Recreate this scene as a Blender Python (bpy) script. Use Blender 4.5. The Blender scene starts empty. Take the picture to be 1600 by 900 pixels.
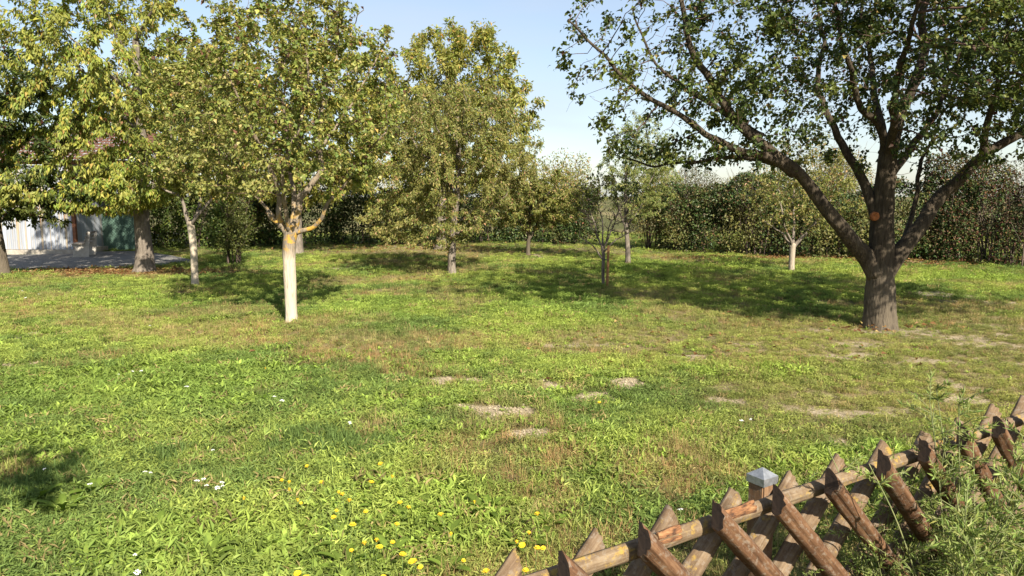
import bpy, math, random
import numpy as np
from mathutils import Matrix, Vector, Euler

# ------------------------------------------------------------------ camera, sky, sun, exposure
scene = bpy.context.scene
F_PX, CAM_H, HORIZON = 1150.0, 2.0, 305.0
PITCH = math.atan((450.0 - HORIZON) / F_PX)
cam_d = bpy.data.cameras.new("camera")
cam_d.sensor_width = 36.0
cam_d.lens = 36.0 * F_PX / 1600.0
cam_d.clip_start, cam_d.clip_end = 0.05, 2000.0
cam = bpy.data.objects.new("camera", cam_d)
cam.location = (0, 0, CAM_H)
cam.rotation_euler = (math.pi / 2 - PITCH, 0, 0)
scene.collection.objects.link(cam)
scene.camera = cam

SUN_EL = math.radians(35.0)
SUN_H = (0.43, -0.903)                      # horizontal direction towards the sun
world = bpy.data.worlds.new("World")
scene.world = world
world.use_nodes = True
wn, wl = world.node_tree.nodes, world.node_tree.links
wn.clear()
sky = wn.new("ShaderNodeTexSky")
sky.sky_type = 'NISHITA'
sky.sun_disc = False
sky.sun_elevation = SUN_EL
sky.sun_rotation = math.atan2(SUN_H[0], SUN_H[1])
sky.altitude = 150
sky.air_density, sky.dust_density, sky.ozone_density = 1.0, 0.9, 1.0
tc = wn.new("ShaderNodeTexCoord")
cmap = wn.new("ShaderNodeMapping"); cmap.inputs["Scale"].default_value = (1.0, 1.0, 4.5)
cn = wn.new("ShaderNodeTexNoise"); cn.inputs["Scale"].default_value = 1.6; cn.inputs["Detail"].default_value = 5
cn.inputs["Roughness"].default_value = 0.55
cr = wn.new("ShaderNodeMapRange"); cr.inputs[1].default_value = 0.30; cr.inputs[2].default_value = 0.75
cr.inputs[3].default_value = 0.0; cr.inputs[4].default_value = 0.68
cm = wn.new("ShaderNodeMix"); cm.data_type = 'RGBA'
cm.inputs["B"].default_value = (3.9, 4.2, 4.7, 1)
bg = wn.new("ShaderNodeBackground"); bg.inputs["Strength"].default_value = 0.076
wo = wn.new("ShaderNodeOutputWorld")
wl.new(tc.outputs["Generated"], cmap.inputs["Vector"]); wl.new(cmap.outputs[0], cn.inputs["Vector"])
wl.new(cn.outputs[0], cr.inputs[0]); wl.new(cr.outputs[0], cm.inputs["Factor"])
wl.new(sky.outputs[0], cm.inputs["A"]); wl.new(cm.outputs["Result"], bg.inputs["Color"])
wl.new(bg.outputs[0], wo.inputs[0])

sun_d = bpy.data.lights.new("sun", 'SUN')
sun_d.energy = 5.0
sun_d.angle = math.radians(0.55)
sun_d.color = (1.0, 0.92, 0.78)
sun = bpy.data.objects.new("sun", sun_d)
to_sun = Vector((SUN_H[0] * math.cos(SUN_EL), SUN_H[1] * math.cos(SUN_EL), math.sin(SUN_EL)))
sun.rotation_euler = to_sun.to_track_quat('Z', 'Y').to_euler()
scene.collection.objects.link(sun)

scene.view_settings.view_transform = 'Standard'
scene.view_settings.look = 'None'
scene.view_settings.gamma = 1.0
scene.view_settings.exposure = 1.28
scene.cycles.max_bounces = 7
scene.cycles.diffuse_bounces = 3
scene.cycles.glossy_bounces = 2
scene.cycles.transmission_bounces = 4
scene.cycles.transparent_max_bounces = 4
scene.cycles.caustics_reflective = False
scene.cycles.caustics_refractive = False

# ------------------------------------------------------------------ helpers
C = scene.collection
RNG = np.random.default_rng(7)
random.seed(7)
CP, SP = math.cos(PITCH), math.sin(PITCH)


def ray(px, py):
    cx, cy = (px - 800.0) / F_PX, (450.0 - py) / F_PX
    return np.array([cx, CP + cy * SP, -SP + cy * CP])


def on_z(px, py, z=0.0):
    d = ray(px, py)
    t = (z - CAM_H) / d[2]
    return np.array([d[0] * t, d[1] * t, z])


def at_y(px, py, Y):
    d = ray(px, py)
    t = Y / d[1]
    return np.array([d[0] * t, Y, CAM_H + d[2] * t])


def _hash(ix, iy, iz, seed):
    h = (ix * 374761393 + iy * 668265263 + iz * 2147483647 + seed * 974711) & 0x7FFFFFFF
    h = ((h ^ (h >> 13)) * 1274126177) & 0x7FFFFFFF
    h = (h ^ (h >> 16)) & 0xFFFFF
    return h / float(0xFFFFF)


def vnoise(x, y, z=None, seed=0):
    x = np.asarray(x, float); y = np.asarray(y, float)
    z = np.zeros_like(x) if z is None else np.asarray(z, float)
    ix, iy, iz = (np.floor(v).astype(np.int64) for v in (x, y, z))
    fx, fy, fz = x - ix, y - iy, z - iz
    fx, fy, fz = (v * v * (3 - 2 * v) for v in (fx, fy, fz))
    out = 0.0
    for a in (0, 1):
        for b in (0, 1):
            for c in (0, 1):
                w = (fx if a else 1 - fx) * (fy if b else 1 - fy) * (fz if c else 1 - fz)
                out = out + w * _hash(ix + a, iy + b, iz + c, seed)
    return out


def fbm(x, y, z=None, seed=0, octv=4):
    s, amp, tot = 0.0, 1.0, 0.0
    for k in range(octv):
        s = s + amp * vnoise(np.asarray(x) * 2 ** k, np.asarray(y) * 2 ** k, None if z is None else np.asarray(z) * 2 ** k, seed + k * 17)
        tot += amp
        amp *= 0.5
    return s / tot


def smooth(a, b, v):
    t = np.clip((v - a) / (b - a), 0, 1)
    return t * t * (3 - 2 * t)


def mesh_np(name, verts, faces, colors=None, shade_smooth=False, floats=None):
    """verts (N,3); faces: list of (M,k) integer arrays, one per polygon size."""
    me = bpy.data.meshes.new(name)
    verts = np.asarray(verts, np.float32)
    me.vertices.add(len(verts))
    me.vertices.foreach_set("co", verts.ravel())
    if not isinstance(faces, (list, tuple)):
        faces = [faces]
    faces = [np.asarray(f, np.int32) for f in faces if len(f)]
    if faces:
        idx = np.concatenate([f.ravel() for f in faces])
        tot = np.concatenate([np.full(len(f), f.shape[1], np.int32) for f in faces])
        start = np.concatenate([[0], np.cumsum(tot)[:-1]]).astype(np.int32)
        me.loops.add(len(idx))
        me.loops.foreach_set("vertex_index", idx)
        me.polygons.add(len(tot))
        me.polygons.foreach_set("loop_start", start)
        me.polygons.foreach_set("loop_total", tot)
        me.polygons.foreach_set("use_smooth", np.full(len(tot), shade_smooth, bool))
    if colors is not None:
        at = me.attributes.new("col", 'FLOAT_COLOR', 'POINT')
        c4 = np.ones((len(verts), 4), np.float32)
        c4[:, :3] = colors
        at.data.foreach_set("color", c4.ravel())
    for k, v in (floats or {}).items():
        at = me.attributes.new(k, 'FLOAT', 'POINT')
        at.data.foreach_set("value", np.asarray(v, np.float32))
    me.update(calc_edges=True)
    return me


def obj(name, me, mat=None, parent=None, loc=None, **props):
    o = bpy.data.objects.new(name, me)
    C.objects.link(o)
    if mat is not None and me is not None and len(me.materials) == 0:
        me.materials.append(mat)
    if loc is not None:
        o.location = loc
    if parent is not None:
        o.parent = parent
    for k, v in props.items():
        o[k] = v
    return o


def thing(name, label, cat, loc=(0, 0, 0), rz=0.0, group=None):
    o = bpy.data.objects.new(name, None)
    C.objects.link(o)
    o.empty_display_size = 0.2
    o.location = loc
    o.rotation_euler = (0, 0, rz)
    o["label"] = label
    o["category"] = cat
    if group:
        o["group"] = group
    return o


class MB:
    """Collects shapes into one mesh."""
    def __init__(self):
        self.v, self.f, self.n = [], {}, 0

    def add(self, v, *fs):
        v = np.asarray(v, float)
        for f in fs:
            f = np.asarray(f, np.int64)
            if len(f):
                self.f.setdefault(f.shape[1], []).append(f + self.n)
        self.v.append(v)
        self.n += len(v)
        return self

    def box(self, c, s, rot=None):
        p = np.array([[x, y, z] for x in (-.5, .5) for y in (-.5, .5) for z in (-.5, .5)]) * np.array(s)
        if rot is not None:
            p = p @ np.array(rot.to_matrix()).T
        return self.add(p + np.array(c), [[0, 1, 3, 2], [4, 6, 7, 5], [0, 4, 5, 1], [2, 3, 7, 6], [0, 2, 6, 4], [1, 5, 7, 3]])

    def tube(self, *a, **k):
        v, q, t = tube(*a, **k)
        return self.add(v, q, t)

    def mesh(self, name, sm=False):
        return mesh_np(name, np.concatenate(self.v), [np.concatenate(x) for x in self.f.values()], shade_smooth=sm)


def tube(pts, rad, sides=6, rough=0.0, seed=0, fine=1.0, ref=None, cap=True):
    pts = np.asarray(pts, float)
    rad = np.broadcast_to(np.asarray(rad, float), (len(pts),))
    t = np.gradient(pts, axis=0)
    t /= np.linalg.norm(t, axis=1)[:, None] + 1e-9
    if ref is None:
        m = np.abs(t.mean(0))
        ref = np.eye(3)[int(np.argmin(m))]
    u = np.cross(t, ref); u /= np.linalg.norm(u, axis=1)[:, None] + 1e-9
    w = np.cross(t, u)
    a = np.linspace(0, 2 * np.pi, sides, endpoint=False)
    d = u[:, None, :] * np.cos(a)[None, :, None] + w[:, None, :] * np.sin(a)[None, :, None]
    r = rad[:, None] * np.ones(sides)[None]
    if rough > 0:
        s = np.concatenate([[0], np.cumsum(np.linalg.norm(np.diff(pts, axis=0), axis=1))])
        ca, sa = np.cos(a)[None] * np.ones(len(s))[:, None], np.sin(a)[None] * np.ones(len(s))[:, None]
        S = s[:, None] * np.ones(sides)[None]
        n = fbm(ca * 2.2 * fine, sa * 2.2 * fine, S * 3.0, seed, 3) - 0.5
        n2 = fbm(ca * 6.0 * fine, sa * 6.0 * fine, S * 6.0, seed + 5, 2) - 0.5
        r = r * (1 + rough * (1.3 * n + 0.9 * n2))
    v = (pts[:, None, :] + d * r[:, :, None]).reshape(-1, 3)
    n = len(pts)
    i = np.arange(n - 1)[:, None] * sides
    j = np.arange(sides)[None]
    jn = (j + 1) % sides
    q = np.stack([i + j, i + jn, i + sides + jn, i + sides + j], -1).reshape(-1, 4)
    tr = np.zeros((0, 3), int)
    if cap:
        v = np.concatenate([v, pts[-1:] + t[-1:] * rad[-1] * 0.4, pts[:1]])
        b = (n - 1) * sides
        j = np.arange(sides)
        tr = np.concatenate([np.stack([b + j, b + (j + 1) % sides, np.full(sides, n * sides)], -1),
                             np.stack([(j + 1) % sides, j, np.full(sides, n * sides + 1)], -1)])
    return v, q, tr


def catmull(p, n_per=6):
    p = np.asarray(p, float)
    if len(p) < 3:
        t = np.linspace(0, 1, n_per + 1)[:, None]
        return p[0] + (p[-1] - p[0]) * t
    q = np.concatenate([2 * p[:1] - p[1:2], p, 2 * p[-1:] - p[-2:-1]])
    out = []
    for i in range(1, len(q) - 2):
        t = np.linspace(0, 1, n_per, endpoint=False)[:, None]
        a, b, c, d = q[i - 1], q[i], q[i + 1], q[i + 2]
        out.append(0.5 * (2 * b + (c - a) * t + (2 * a - 5 * b + 4 * c - d) * t ** 2 + (3 * b - a - 3 * c + d) * t ** 3))
    return np.concatenate(out + [p[-1:]])


def resample(p, step):
    s = np.concatenate([[0], np.cumsum(np.linalg.norm(np.diff(p, axis=0), axis=1))])
    n = max(2, int(round(s[-1] / step)) + 1)
    ss = np.linspace(0, s[-1], n)
    return np.stack([np.interp(ss, s, p[:, k]) for k in range(p.shape[1])], 1)


# ------------------------------------------------------------------ materials
def mat_new(name):
    m = bpy.data.materials.new(name)
    m.use_nodes = True
    nt = m.node_tree
    nt.nodes.clear()
    out = nt.nodes.new("ShaderNodeOutputMaterial")
    return m, nt.nodes, nt.links, out


def N(ns, kind, **kw):
    n = ns.new("ShaderNode" + kind)
    for k, v in kw.items():
        if k in n.inputs:
            n.inputs[k].default_value = v
        else:
            setattr(n, k, v)
    return n


def ramp(ns, stops):
    n = ns.new("ShaderNodeValToRGB")
    e = n.color_ramp.elements
    while len(e) < len(stops):
        e.new(0.5)
    for k, (p, c) in enumerate(stops):
        e[k].position = p
        e[k].color = (*c, 1)
    return n


def leaf_material(name, trans=0.4, gloss=0.06, attr_type='GEOMETRY'):
    m, ns, ln, out = mat_new(name)
    a = N(ns, "Attribute", attribute_name="col", attribute_type=attr_type)
    hs = N(ns, "HueSaturation", Saturation=1.12, Value=1.15)
    d = N(ns, "BsdfDiffuse"); t = N(ns, "BsdfTranslucent")
    g = N(ns, "BsdfGlossy", Roughness=0.5); g.inputs["Color"].default_value = (0.8, 0.85, 0.7, 1)
    mx = N(ns, "MixShader", Fac=trans); mg = N(ns, "MixShader", Fac=gloss)
    ln.new(a.outputs["Color"], d.inputs["Color"])
    ln.new(a.outputs["Color"], hs.inputs["Color"]); ln.new(hs.outputs[0], t.inputs["Color"])
    ln.new(d.outputs[0], mx.inputs[1]); ln.new(t.outputs[0], mx.inputs[2])
    ln.new(mx.outputs[0], mg.inputs[1]); ln.new(g.outputs[0], mg.inputs[2])
    ln.new(mg.outputs[0], out.inputs["Surface"])
    return m


def bark_material(name, c_dark, c_mid, c_light, scale=14.0, stretch=0.22, bump=0.6, lichen=0.0, wash=0.0, wash_top=1.1, wash_col=(0.46, 0.39, 0.295, 1)):
    m, ns, ln, out = mat_new(name)
    tcn = N(ns, "TexCoord")
    mp = N(ns, "Mapping"); mp.inputs["Scale"].default_value = (1, 1, stretch)
    n1 = N(ns, "TexNoise", Scale=scale, Detail=6.0, Roughness=0.65)
    n2 = N(ns, "TexNoise", Scale=scale * 3.3, Detail=4.0, Roughness=0.6)
    vr = N(ns, "TexVoronoi", Scale=scale * 1.5, feature='DISTANCE_TO_EDGE')
    ln.new(tcn.outputs["Object"], mp.inputs["Vector"])
    for n in (n1, n2, vr):
        ln.new(mp.outputs[0], n.inputs["Vector"])
    cr_ = ramp(ns, [(0.32, c_dark), (0.5, c_mid), (0.72, c_light)])
    ad = N(ns, "Math", operation='MULTIPLY_ADD'); ad.inputs[1].default_value = 0.35
    ln.new(n2.outputs[0], ad.inputs[0]); 
    sc_ = N(ns, "Math", operation='MULTIPLY'); sc_.inputs[1].default_value = 0.66
    ln.new(n1.outputs[0], sc_.inputs[0]); ln.new(sc_.outputs[0], ad.inputs[2])
    ln.new(ad.outputs[0], cr_.inputs[0])
    col = cr_.outputs[0]
    sep = N(ns, "SeparateXYZ"); ln.new(tcn.outputs["Object"], sep.inputs[0])
    if wash > 0:      # old lime wash on the stem
        wr = N(ns, "MapRange"); wr.inputs[1].default_value = wash_top - 0.10; wr.inputs[2].default_value = wash_top + 0.10
        wr.inputs[3].default_value = wash; wr.inputs[4].default_value = 0.0
        ln.new(sep.outputs["Z"], wr.inputs[0])
        wn_ = N(ns, "MapRange"); wn_.inputs[1].default_value = 0.33; wn_.inputs[2].default_value = 0.47
        ln.new(ad.outputs[0], wn_.inputs[0])
        ml = N(ns, "Math", operation='MULTIPLY'); ln.new(wr.outputs[0], ml.inputs[0]); ln.new(wn_.outputs[0], ml.inputs[1])
        mx = N(ns, "Mix", data_type='RGBA'); mx.inputs["B"].default_value = wash_col
        ln.new(ml.outputs[0], mx.inputs["Factor"]); ln.new(col, mx.inputs["A"]); col = mx.outputs["Result"]
    if lichen > 0:
        n3 = N(ns, "TexNoise", Scale=9.0, Detail=5.0, Roughness=0.7); ln.new(tcn.outputs["Object"], n3.inputs["Vector"])
        lr = N(ns, "MapRange"); lr.inputs[1].default_value = 0.66 - 0.2 * lichen; lr.inputs[2].default_value = 0.74 - 0.2 * lichen
        ln.new(n3.outputs[0], lr.inputs[0])
        zr = N(ns, "MapRange"); zr.inputs[1].default_value = wash_top; zr.inputs[2].default_value = wash_top + 0.15
        ln.new(sep.outputs["Z"], zr.inputs[0])
        zr2 = N(ns, "MapRange"); zr2.inputs[1].default_value = wash_top + 0.5; zr2.inputs[2].default_value = wash_top + 0.85
        zr2.inputs[3].default_value = 1.0; zr2.inputs[4].default_value = 0.08
        ln.new(sep.outputs["Z"], zr2.inputs[0])
        m1 = N(ns, "Math", operation='MULTIPLY'); ln.new(lr.outputs[0], m1.inputs[0]); ln.new(zr.outputs[0], m1.inputs[1])
        m2 = N(ns, "Math", operation='MULTIPLY'); ln.new(m1.outputs[0], m2.inputs[0]); ln.new(zr2.outputs[0], m2.inputs[1])
        mx = N(ns, "Mix", data_type='RGBA'); mx.inputs["B"].default_value = (0.40, 0.24, 0.045, 1)
        ln.new(m2.outputs[0], mx.inputs["Factor"]); ln.new(col, mx.inputs["A"]); col = mx.outputs["Result"]
    bs = N(ns, "BsdfPrincipled", Roughness=0.92)
    bs.inputs["Specular IOR Level"].default_value = 0.2
    ln.new(col, bs.inputs["Base Color"])
    bm = N(ns, "Bump", Strength=bump, Distance=0.02)
    hh = N(ns, "Math", operation='ADD'); ln.new(ad.outputs[0], hh.inputs[0]); ln.new(vr.outputs["Distance"], hh.inputs[1])
    ln.new(hh.outputs[0], bm.inputs["Height"]); ln.new(bm.outputs[0], bs.inputs["Normal"])
    ln.new(bs.outputs[0], out.inputs["Surface"])
    return m


def simple_material(name, stops, scale=8.0, rough=0.8, bump=0.2, stretch=(1, 1, 1), metallic=0.0, detail=5.0):
    m, ns, ln, out = mat_new(name)
    tcn = N(ns, "TexCoord"); mp = N(ns, "Mapping"); mp.inputs["Scale"].default_value = stretch
    n1 = N(ns, "TexNoise", Scale=scale, Detail=detail, Roughness=0.62)
    ln.new(tcn.outputs["Object"], mp.inputs["Vector"]); ln.new(mp.outputs[0], n1.inputs["Vector"])
    r = ramp(ns, stops); ln.new(n1.outputs[0], r.inputs[0])
    bs = N(ns, "BsdfPrincipled", Roughness=rough, Metallic=metallic)
    ln.new(r.outputs[0], bs.inputs["Base Color"])
    if bump:
        b = N(ns, "Bump", Strength=bump, Distance=0.01); ln.new(n1.outputs[0], b.inputs["Height"]); ln.new(b.outputs[0], bs.inputs["Normal"])
    ln.new(bs.outputs[0], out.inputs["Surface"])
    return m


M_LEAF = leaf_material("leaf", 0.42, 0.022)
M_LEAF_DARK = leaf_material("leathery_leaf", 0.28, 0.025)
M_GRASS = leaf_material("grass_blade", 0.42, 0.006, 'INSTANCER')
M_HERB = leaf_material("herb_leaf", 0.45, 0.015)
M_BARK_OLD = bark_material("old_bark", (0.016, 0.012, 0.008), (0.052, 0.040, 0.027), (0.115, 0.092, 0.063), 16, 0.2, 0.9, wash=0.35, wash_top=0.95, wash_col=(0.17, 0.142, 0.105, 1))
M_BARK_WASH3 = bark_material("grey_pale_bark", (0.06, 0.05, 0.038), (0.16, 0.13, 0.1), (0.28, 0.24, 0.19), 20, 0.18, 0.5, wash=0.5, wash_top=0.9)
M_BARK_GREY = bark_material("grey_bark", (0.05, 0.042, 0.034), (0.15, 0.125, 0.10), (0.29, 0.25, 0.20), 14, 0.25, 0.7)
M_BARK_WASH = bark_material("lime_washed_bark", (0.09, 0.07, 0.05), (0.19, 0.155, 0.115), (0.30, 0.26, 0.2), 22, 0.16, 0.55, lichen=0.85, wash=0.92, wash_top=1.12)
M_BARK_WASH2 = bark_material("pale_washed_bark", (0.09, 0.07, 0.05), (0.19, 0.155, 0.115), (0.30, 0.26, 0.2), 20, 0.18, 0.5, wash=0.85, wash_top=1.35)
M_BARK_LIMB = bark_material("orchard_limb_bark", (0.08, 0.06, 0.042), (0.18, 0.145, 0.105), (0.30, 0.25, 0.18), 20, 0.3, 0.5, lichen=0.85, wash_top=1.1)
M_TWIG = simple_material("twig_bark", [(0.3, (0.05, 0.034, 0.026)), (0.7, (0.13, 0.09, 0.07))], 30, 0.85, 0.1)
M_TWIG_RED = simple_material("reddish_twig_bark", [(0.3, (0.055, 0.028, 0.022)), (0.7, (0.13, 0.075, 0.055))], 30, 0.8, 0.1)
M_TWIG_GREY = simple_material("grey_twig_bark", [(0.3, (0.06, 0.048, 0.038)), (0.7, (0.15, 0.122, 0.10))], 30, 0.85, 0.1)

# ------------------------------------------------------------------ ground: relief, wear and bare patches
def px_patch(px, py, rx, ry):
    c = on_z(px, py)
    d = c[1]
    return c[0], c[1], rx * d / F_PX, ry * d * d / (F_PX * CAM_H)


BARE = [px_patch(*p) for p in [
    (872, 601, 44, 12), (918, 622, 40, 11), (976, 600, 36, 10), (785, 650, 58, 13), (826, 683, 36, 9), (716, 640, 34, 9),
    (746, 597, 26, 7), (692, 598, 30, 7), (116, 585, 24, 8), (47, 525, 18, 7), (44, 554, 16, 6), (6, 577, 22, 8), (42, 571, 16, 6), (276, 688, 28, 10)]]
BARE_SOFT = [px_patch(*p) for p in [
    (1400, 514, 80, 8), (1500, 522, 80, 7), (1310, 645, 70, 9), (1130, 628, 60, 8), (1310, 690, 36, 8), (1240, 404, 220, 4), (1480, 409, 180, 4), (640, 385, 60, 3), (826, 401, 40, 3),
    (1460, 460, 60, 4), (1560, 470, 60, 4), (540, 420, 30, 3), (1330, 560, 60, 6), (1450, 570, 60, 6), (1530, 620, 50, 7), (1080, 560, 50, 6), (900, 540, 60, 6)]]
YARROW = [px_patch(*p) for p in [(480, 688, 60, 20), (550, 695, 60, 18), (255, 712, 26, 12), (30, 760, 90, 40)]]
DRY = [px_patch(*p) for p in [
    (330, 515, 140, 22), (560, 545, 120, 28), (690, 530, 70, 22), (1070, 735, 130, 48), (960, 530, 170, 26), (1250, 545, 220, 36),
    (1500, 555, 170, 45), (610, 437, 50, 9), (540, 440, 60, 8), (1350, 640, 240, 38), (90, 470, 100, 14), (680, 395, 200, 7), (240, 425, 200, 6), (1050, 405, 40, 9), (1480, 480, 110, 14), (430, 530, 60, 15)]]
LUSH = [px_patch(*p) for p in [
    (250, 600, 260, 45), (1160, 590, 110, 14), (860, 470, 110, 25), (600, 480, 100, 22), (200, 470, 200, 14), (1500, 430, 130, 10), (1040, 420, 150, 12), (330, 850, 300, 60), (700, 800, 160, 80), (1400, 720, 130, 26)]]


def patch_val(x, y, plist, seed, wob=0.55, fr=2.2):
    v = np.zeros_like(x)
    n = (fbm(x * fr, y * fr, None, seed, 4) - 0.5) * 2
    for (cx, cy, rx, ry) in plist:
        d = np.sqrt(((x - cx) / rx) ** 2 + ((y - cy) / ry) ** 2) + n * wob
        v = np.maximum(v, 1 - smooth(0.55, 1.15, d))
    return v


DRIVE_PX = [(-160, 424), (120, 421), (235, 416), (318, 410), (262, 399), (215, 393), (150, 394), (60, 398), (-160, 402)]
DRIVE = np.array([on_z(*p)[:2] for p in DRIVE_PX])


def in_poly(x, y, poly):
    ins = np.zeros(x.shape, bool)
    n = len(poly)
    for i in range(n):
        (x1, y1), (x2, y2) = poly[i], poly[(i + 1) % n]
        c = ((y1 > y) != (y2 > y)) & (x < (x2 - x1) * (y - y1) / (y2 - y1 + 1e-12) + x1)
        ins ^= c
    return ins


TREE_BASES = []


def gz(x, y):
    x = np.asarray(x, float); y = np.asarray(y, float)
    h = (fbm(x * 0.45, y * 0.45, None, 3, 3) - 0.5) * 0.16 + (fbm(x * 2.5, y * 2.5, None, 9, 2) - 0.5) * 0.05
    far = smooth(19.0, 22.5, y) * smooth(-5.5, -8.0, x)
    return h * (1 - far) * (1 - smooth(38, 60, np.abs(y)))


def ground_masks(x, y):
    bare = np.maximum(patch_val(x, y, [(a, b, c * 0.95, d * 0.95) for a, b, c, d in BARE], 21, 1.0, 6.0), 0.55 * patch_val(x, y, BARE_SOFT, 23, 1.2, 6.0))
    dry = patch_val(x, y, DRY, 33, 0.7)
    lush = patch_val(x, y, LUSH, 41, 0.6)
    rightside = smooth(0.5, 4.0, x) * smooth(4.0, 5.5, y) * (1 - smooth(11.5, 13.0, y))
    spots = smooth(0.60, 0.70, fbm(x * 1.9, y * 3.2, None, 55, 4)) * (0.22 + 0.25 * rightside)
    bare = np.maximum(bare, spots * (1 - lush))
    dry = np.clip(np.maximum(dry, 0.7 * rightside + 0.75 * smooth(0.52, 0.68, fbm(x * 0.8, y * 0.8, None, 61, 4))) - 0.7 * lush, 0, 1)
    under = np.exp(-(((x + 10.5) / 3.6) ** 2 + ((y - 19.4) / 1.2) ** 2))          # leaf litter below the cherry
    return bare, dry, lush, under


def axis(lo, hi, fine_lo, fine_hi, fs, growth=1.18):
    a = list(np.arange(fine_lo, fine_hi + 1e-6, fs))
    s, p = fs, a[-1]
    while p < hi:
        s *= growth; p += s; a.append(min(p, hi))
    s, p = fs, a[0]
    pre = []
    while p > lo:
        s *= growth; p -= s; pre.append(max(p, lo))
    return np.array(pre[::-1] + a)


gx, gy = axis(-500, 500, -9, 10, 0.085), axis(-60, 900, 2.5, 16, 0.085)
GX, GY = np.meshgrid(gx, gy)
gxx, gyy = GX.ravel(), GY.ravel()
gb, gd, gl, gu = ground_masks(gxx, gyy)
gv = np.stack([gxx, gyy, gz(gxx, gyy) - 0.02 * gb], 1)
nx, ny = len(gx), len(gy)
ii = (np.arange(ny - 1)[:, None] * nx + np.arange(nx - 1)[None]).ravel()
ground_me = mesh_np("ground", gv, np.stack([ii, ii + 1, ii + nx + 1, ii + nx], 1), shade_smooth=True,
                    floats={"bare": gb, "dry": gd, "litter": gu})
m, ns, ln, out = mat_new("lawn_soil")
tcn = N(ns, "TexCoord")
nz1 = N(ns, "TexNoise", Scale=60.0, Detail=5.0, Roughness=0.7); nz2 = N(ns, "TexNoise", Scale=5.0, Detail=5.0, Roughness=0.6)
nz3 = N(ns, "TexNoise", Scale=0.35, Detail=4.0, Roughness=0.6)
for n in (nz1, nz2, nz3):
    ln.new(tcn.outputs["Object"], n.inputs["Vector"])
thatch = ramp(ns, [(0.3, (0.025, 0.03, 0.010)), (0.5, (0.075, 0.08, 0.026)), (0.7, (0.17, 0.15, 0.065))]); ln.new(nz1.outputs[0], thatch.inputs[0])
dryc = ramp(ns, [(0.32, (0.08, 0.065, 0.028)), (0.5, (0.21, 0.17, 0.08)), (0.68, (0.40, 0.33, 0.18))]); ln.new(nz1.outputs[0], dryc.inputs[0])
sand = ramp(ns, [(0.34, (0.20, 0.155, 0.095)), (0.52, (0.38, 0.31, 0.205)), (0.68, (0.54, 0.46, 0.33))]); ln.new(nz1.outputs[0], sand.inputs[0])
litc = ramp(ns, [(0.3, (0.07, 0.035, 0.02)), (0.55, (0.16, 0.085, 0.045)), (0.75, (0.26, 0.16, 0.08))]); ln.new(nz1.outputs[0], litc.inputs[0])
ab, ad_, al = (N(ns, "Attribute", attribute_name=k) for k in ("bare", "dry", "litter"))
mx1 = N(ns, "Mix", data_type='RGBA'); mx2 = N(ns, "Mix", data_type='RGBA'); mx3 = N(ns, "Mix", data_type='RGBA')
ln.new(ad_.outputs["Fac"], mx1.inputs["Factor"]); ln.new(thatch.outputs[0], mx1.inputs["A"]); ln.new(dryc.outputs[0], mx1.inputs["B"])
ln.new(al.outputs["Fac"], mx2.inputs["Factor"]); ln.new(mx1.outputs["Result"], mx2.inputs["A"]); ln.new(litc.outputs[0], mx2.inputs["B"])
nzb = N(ns, "TexNoise", Scale=22.0, Detail=6.0, Roughness=0.75); ln.new(tcn.outputs["Object"], nzb.inputs["Vector"])
bsum = N(ns, "Math", operation='ADD'); ln.new(ab.outputs["Fac"], bsum.inputs[0]); ln.new(nzb.outputs[0], bsum.inputs[1])
brg = N(ns, "MapRange"); brg.inputs[1].default_value = 0.82; brg.inputs[2].default_value = 1.0; ln.new(bsum.outputs[0], brg.inputs[0])
ln.new(brg.outputs[0], mx3.inputs["Factor"]); ln.new(mx2.outputs["Result"], mx3.inputs["A"]); ln.new(sand.outputs[0], mx3.inputs["B"])
bs = N(ns, "BsdfPrincipled", Roughness=0.95); bs.inputs["Specular IOR Level"].default_value = 0.1
ln.new(mx3.outputs["Result"], bs.inputs["Base Color"])
bmp = N(ns, "Bump", Strength=1.0, Distance=0.03); ln.new(nz1.outputs[0], bmp.inputs["Height"]); ln.new(bmp.outputs[0], bs.inputs["Normal"])
ln.new(bs.outputs[0], out.inputs["Surface"])
obj("ground", ground_me, m, kind="structure", label="uneven orchard lawn with sandy bare patches")

# gravel drive in front of the shed
M_GRAVEL = simple_material("grey_gravel", [(0.3, (0.07, 0.066, 0.06)), (0.5, (0.15, 0.142, 0.13)), (0.7, (0.26, 0.245, 0.225))], 45, 0.95, 0.9)
nD = len(DRIVE)
dv = np.concatenate([np.c_[DRIVE, np.full(nD, 0.022)], np.c_[DRIVE, np.full(nD, -0.08)]])
dme = bpy.data.meshes.new("gravel_drive")
dme.from_pydata([tuple(p) for p in dv], [], [tuple(range(nD))] + [(i, i + nD, (i + 1) % nD + nD, (i + 1) % nD) for i in range(nD)])
obj("gravel_drive", dme, M_GRAVEL, kind="structure", label="grey gravel drive in front of the shed")

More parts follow.
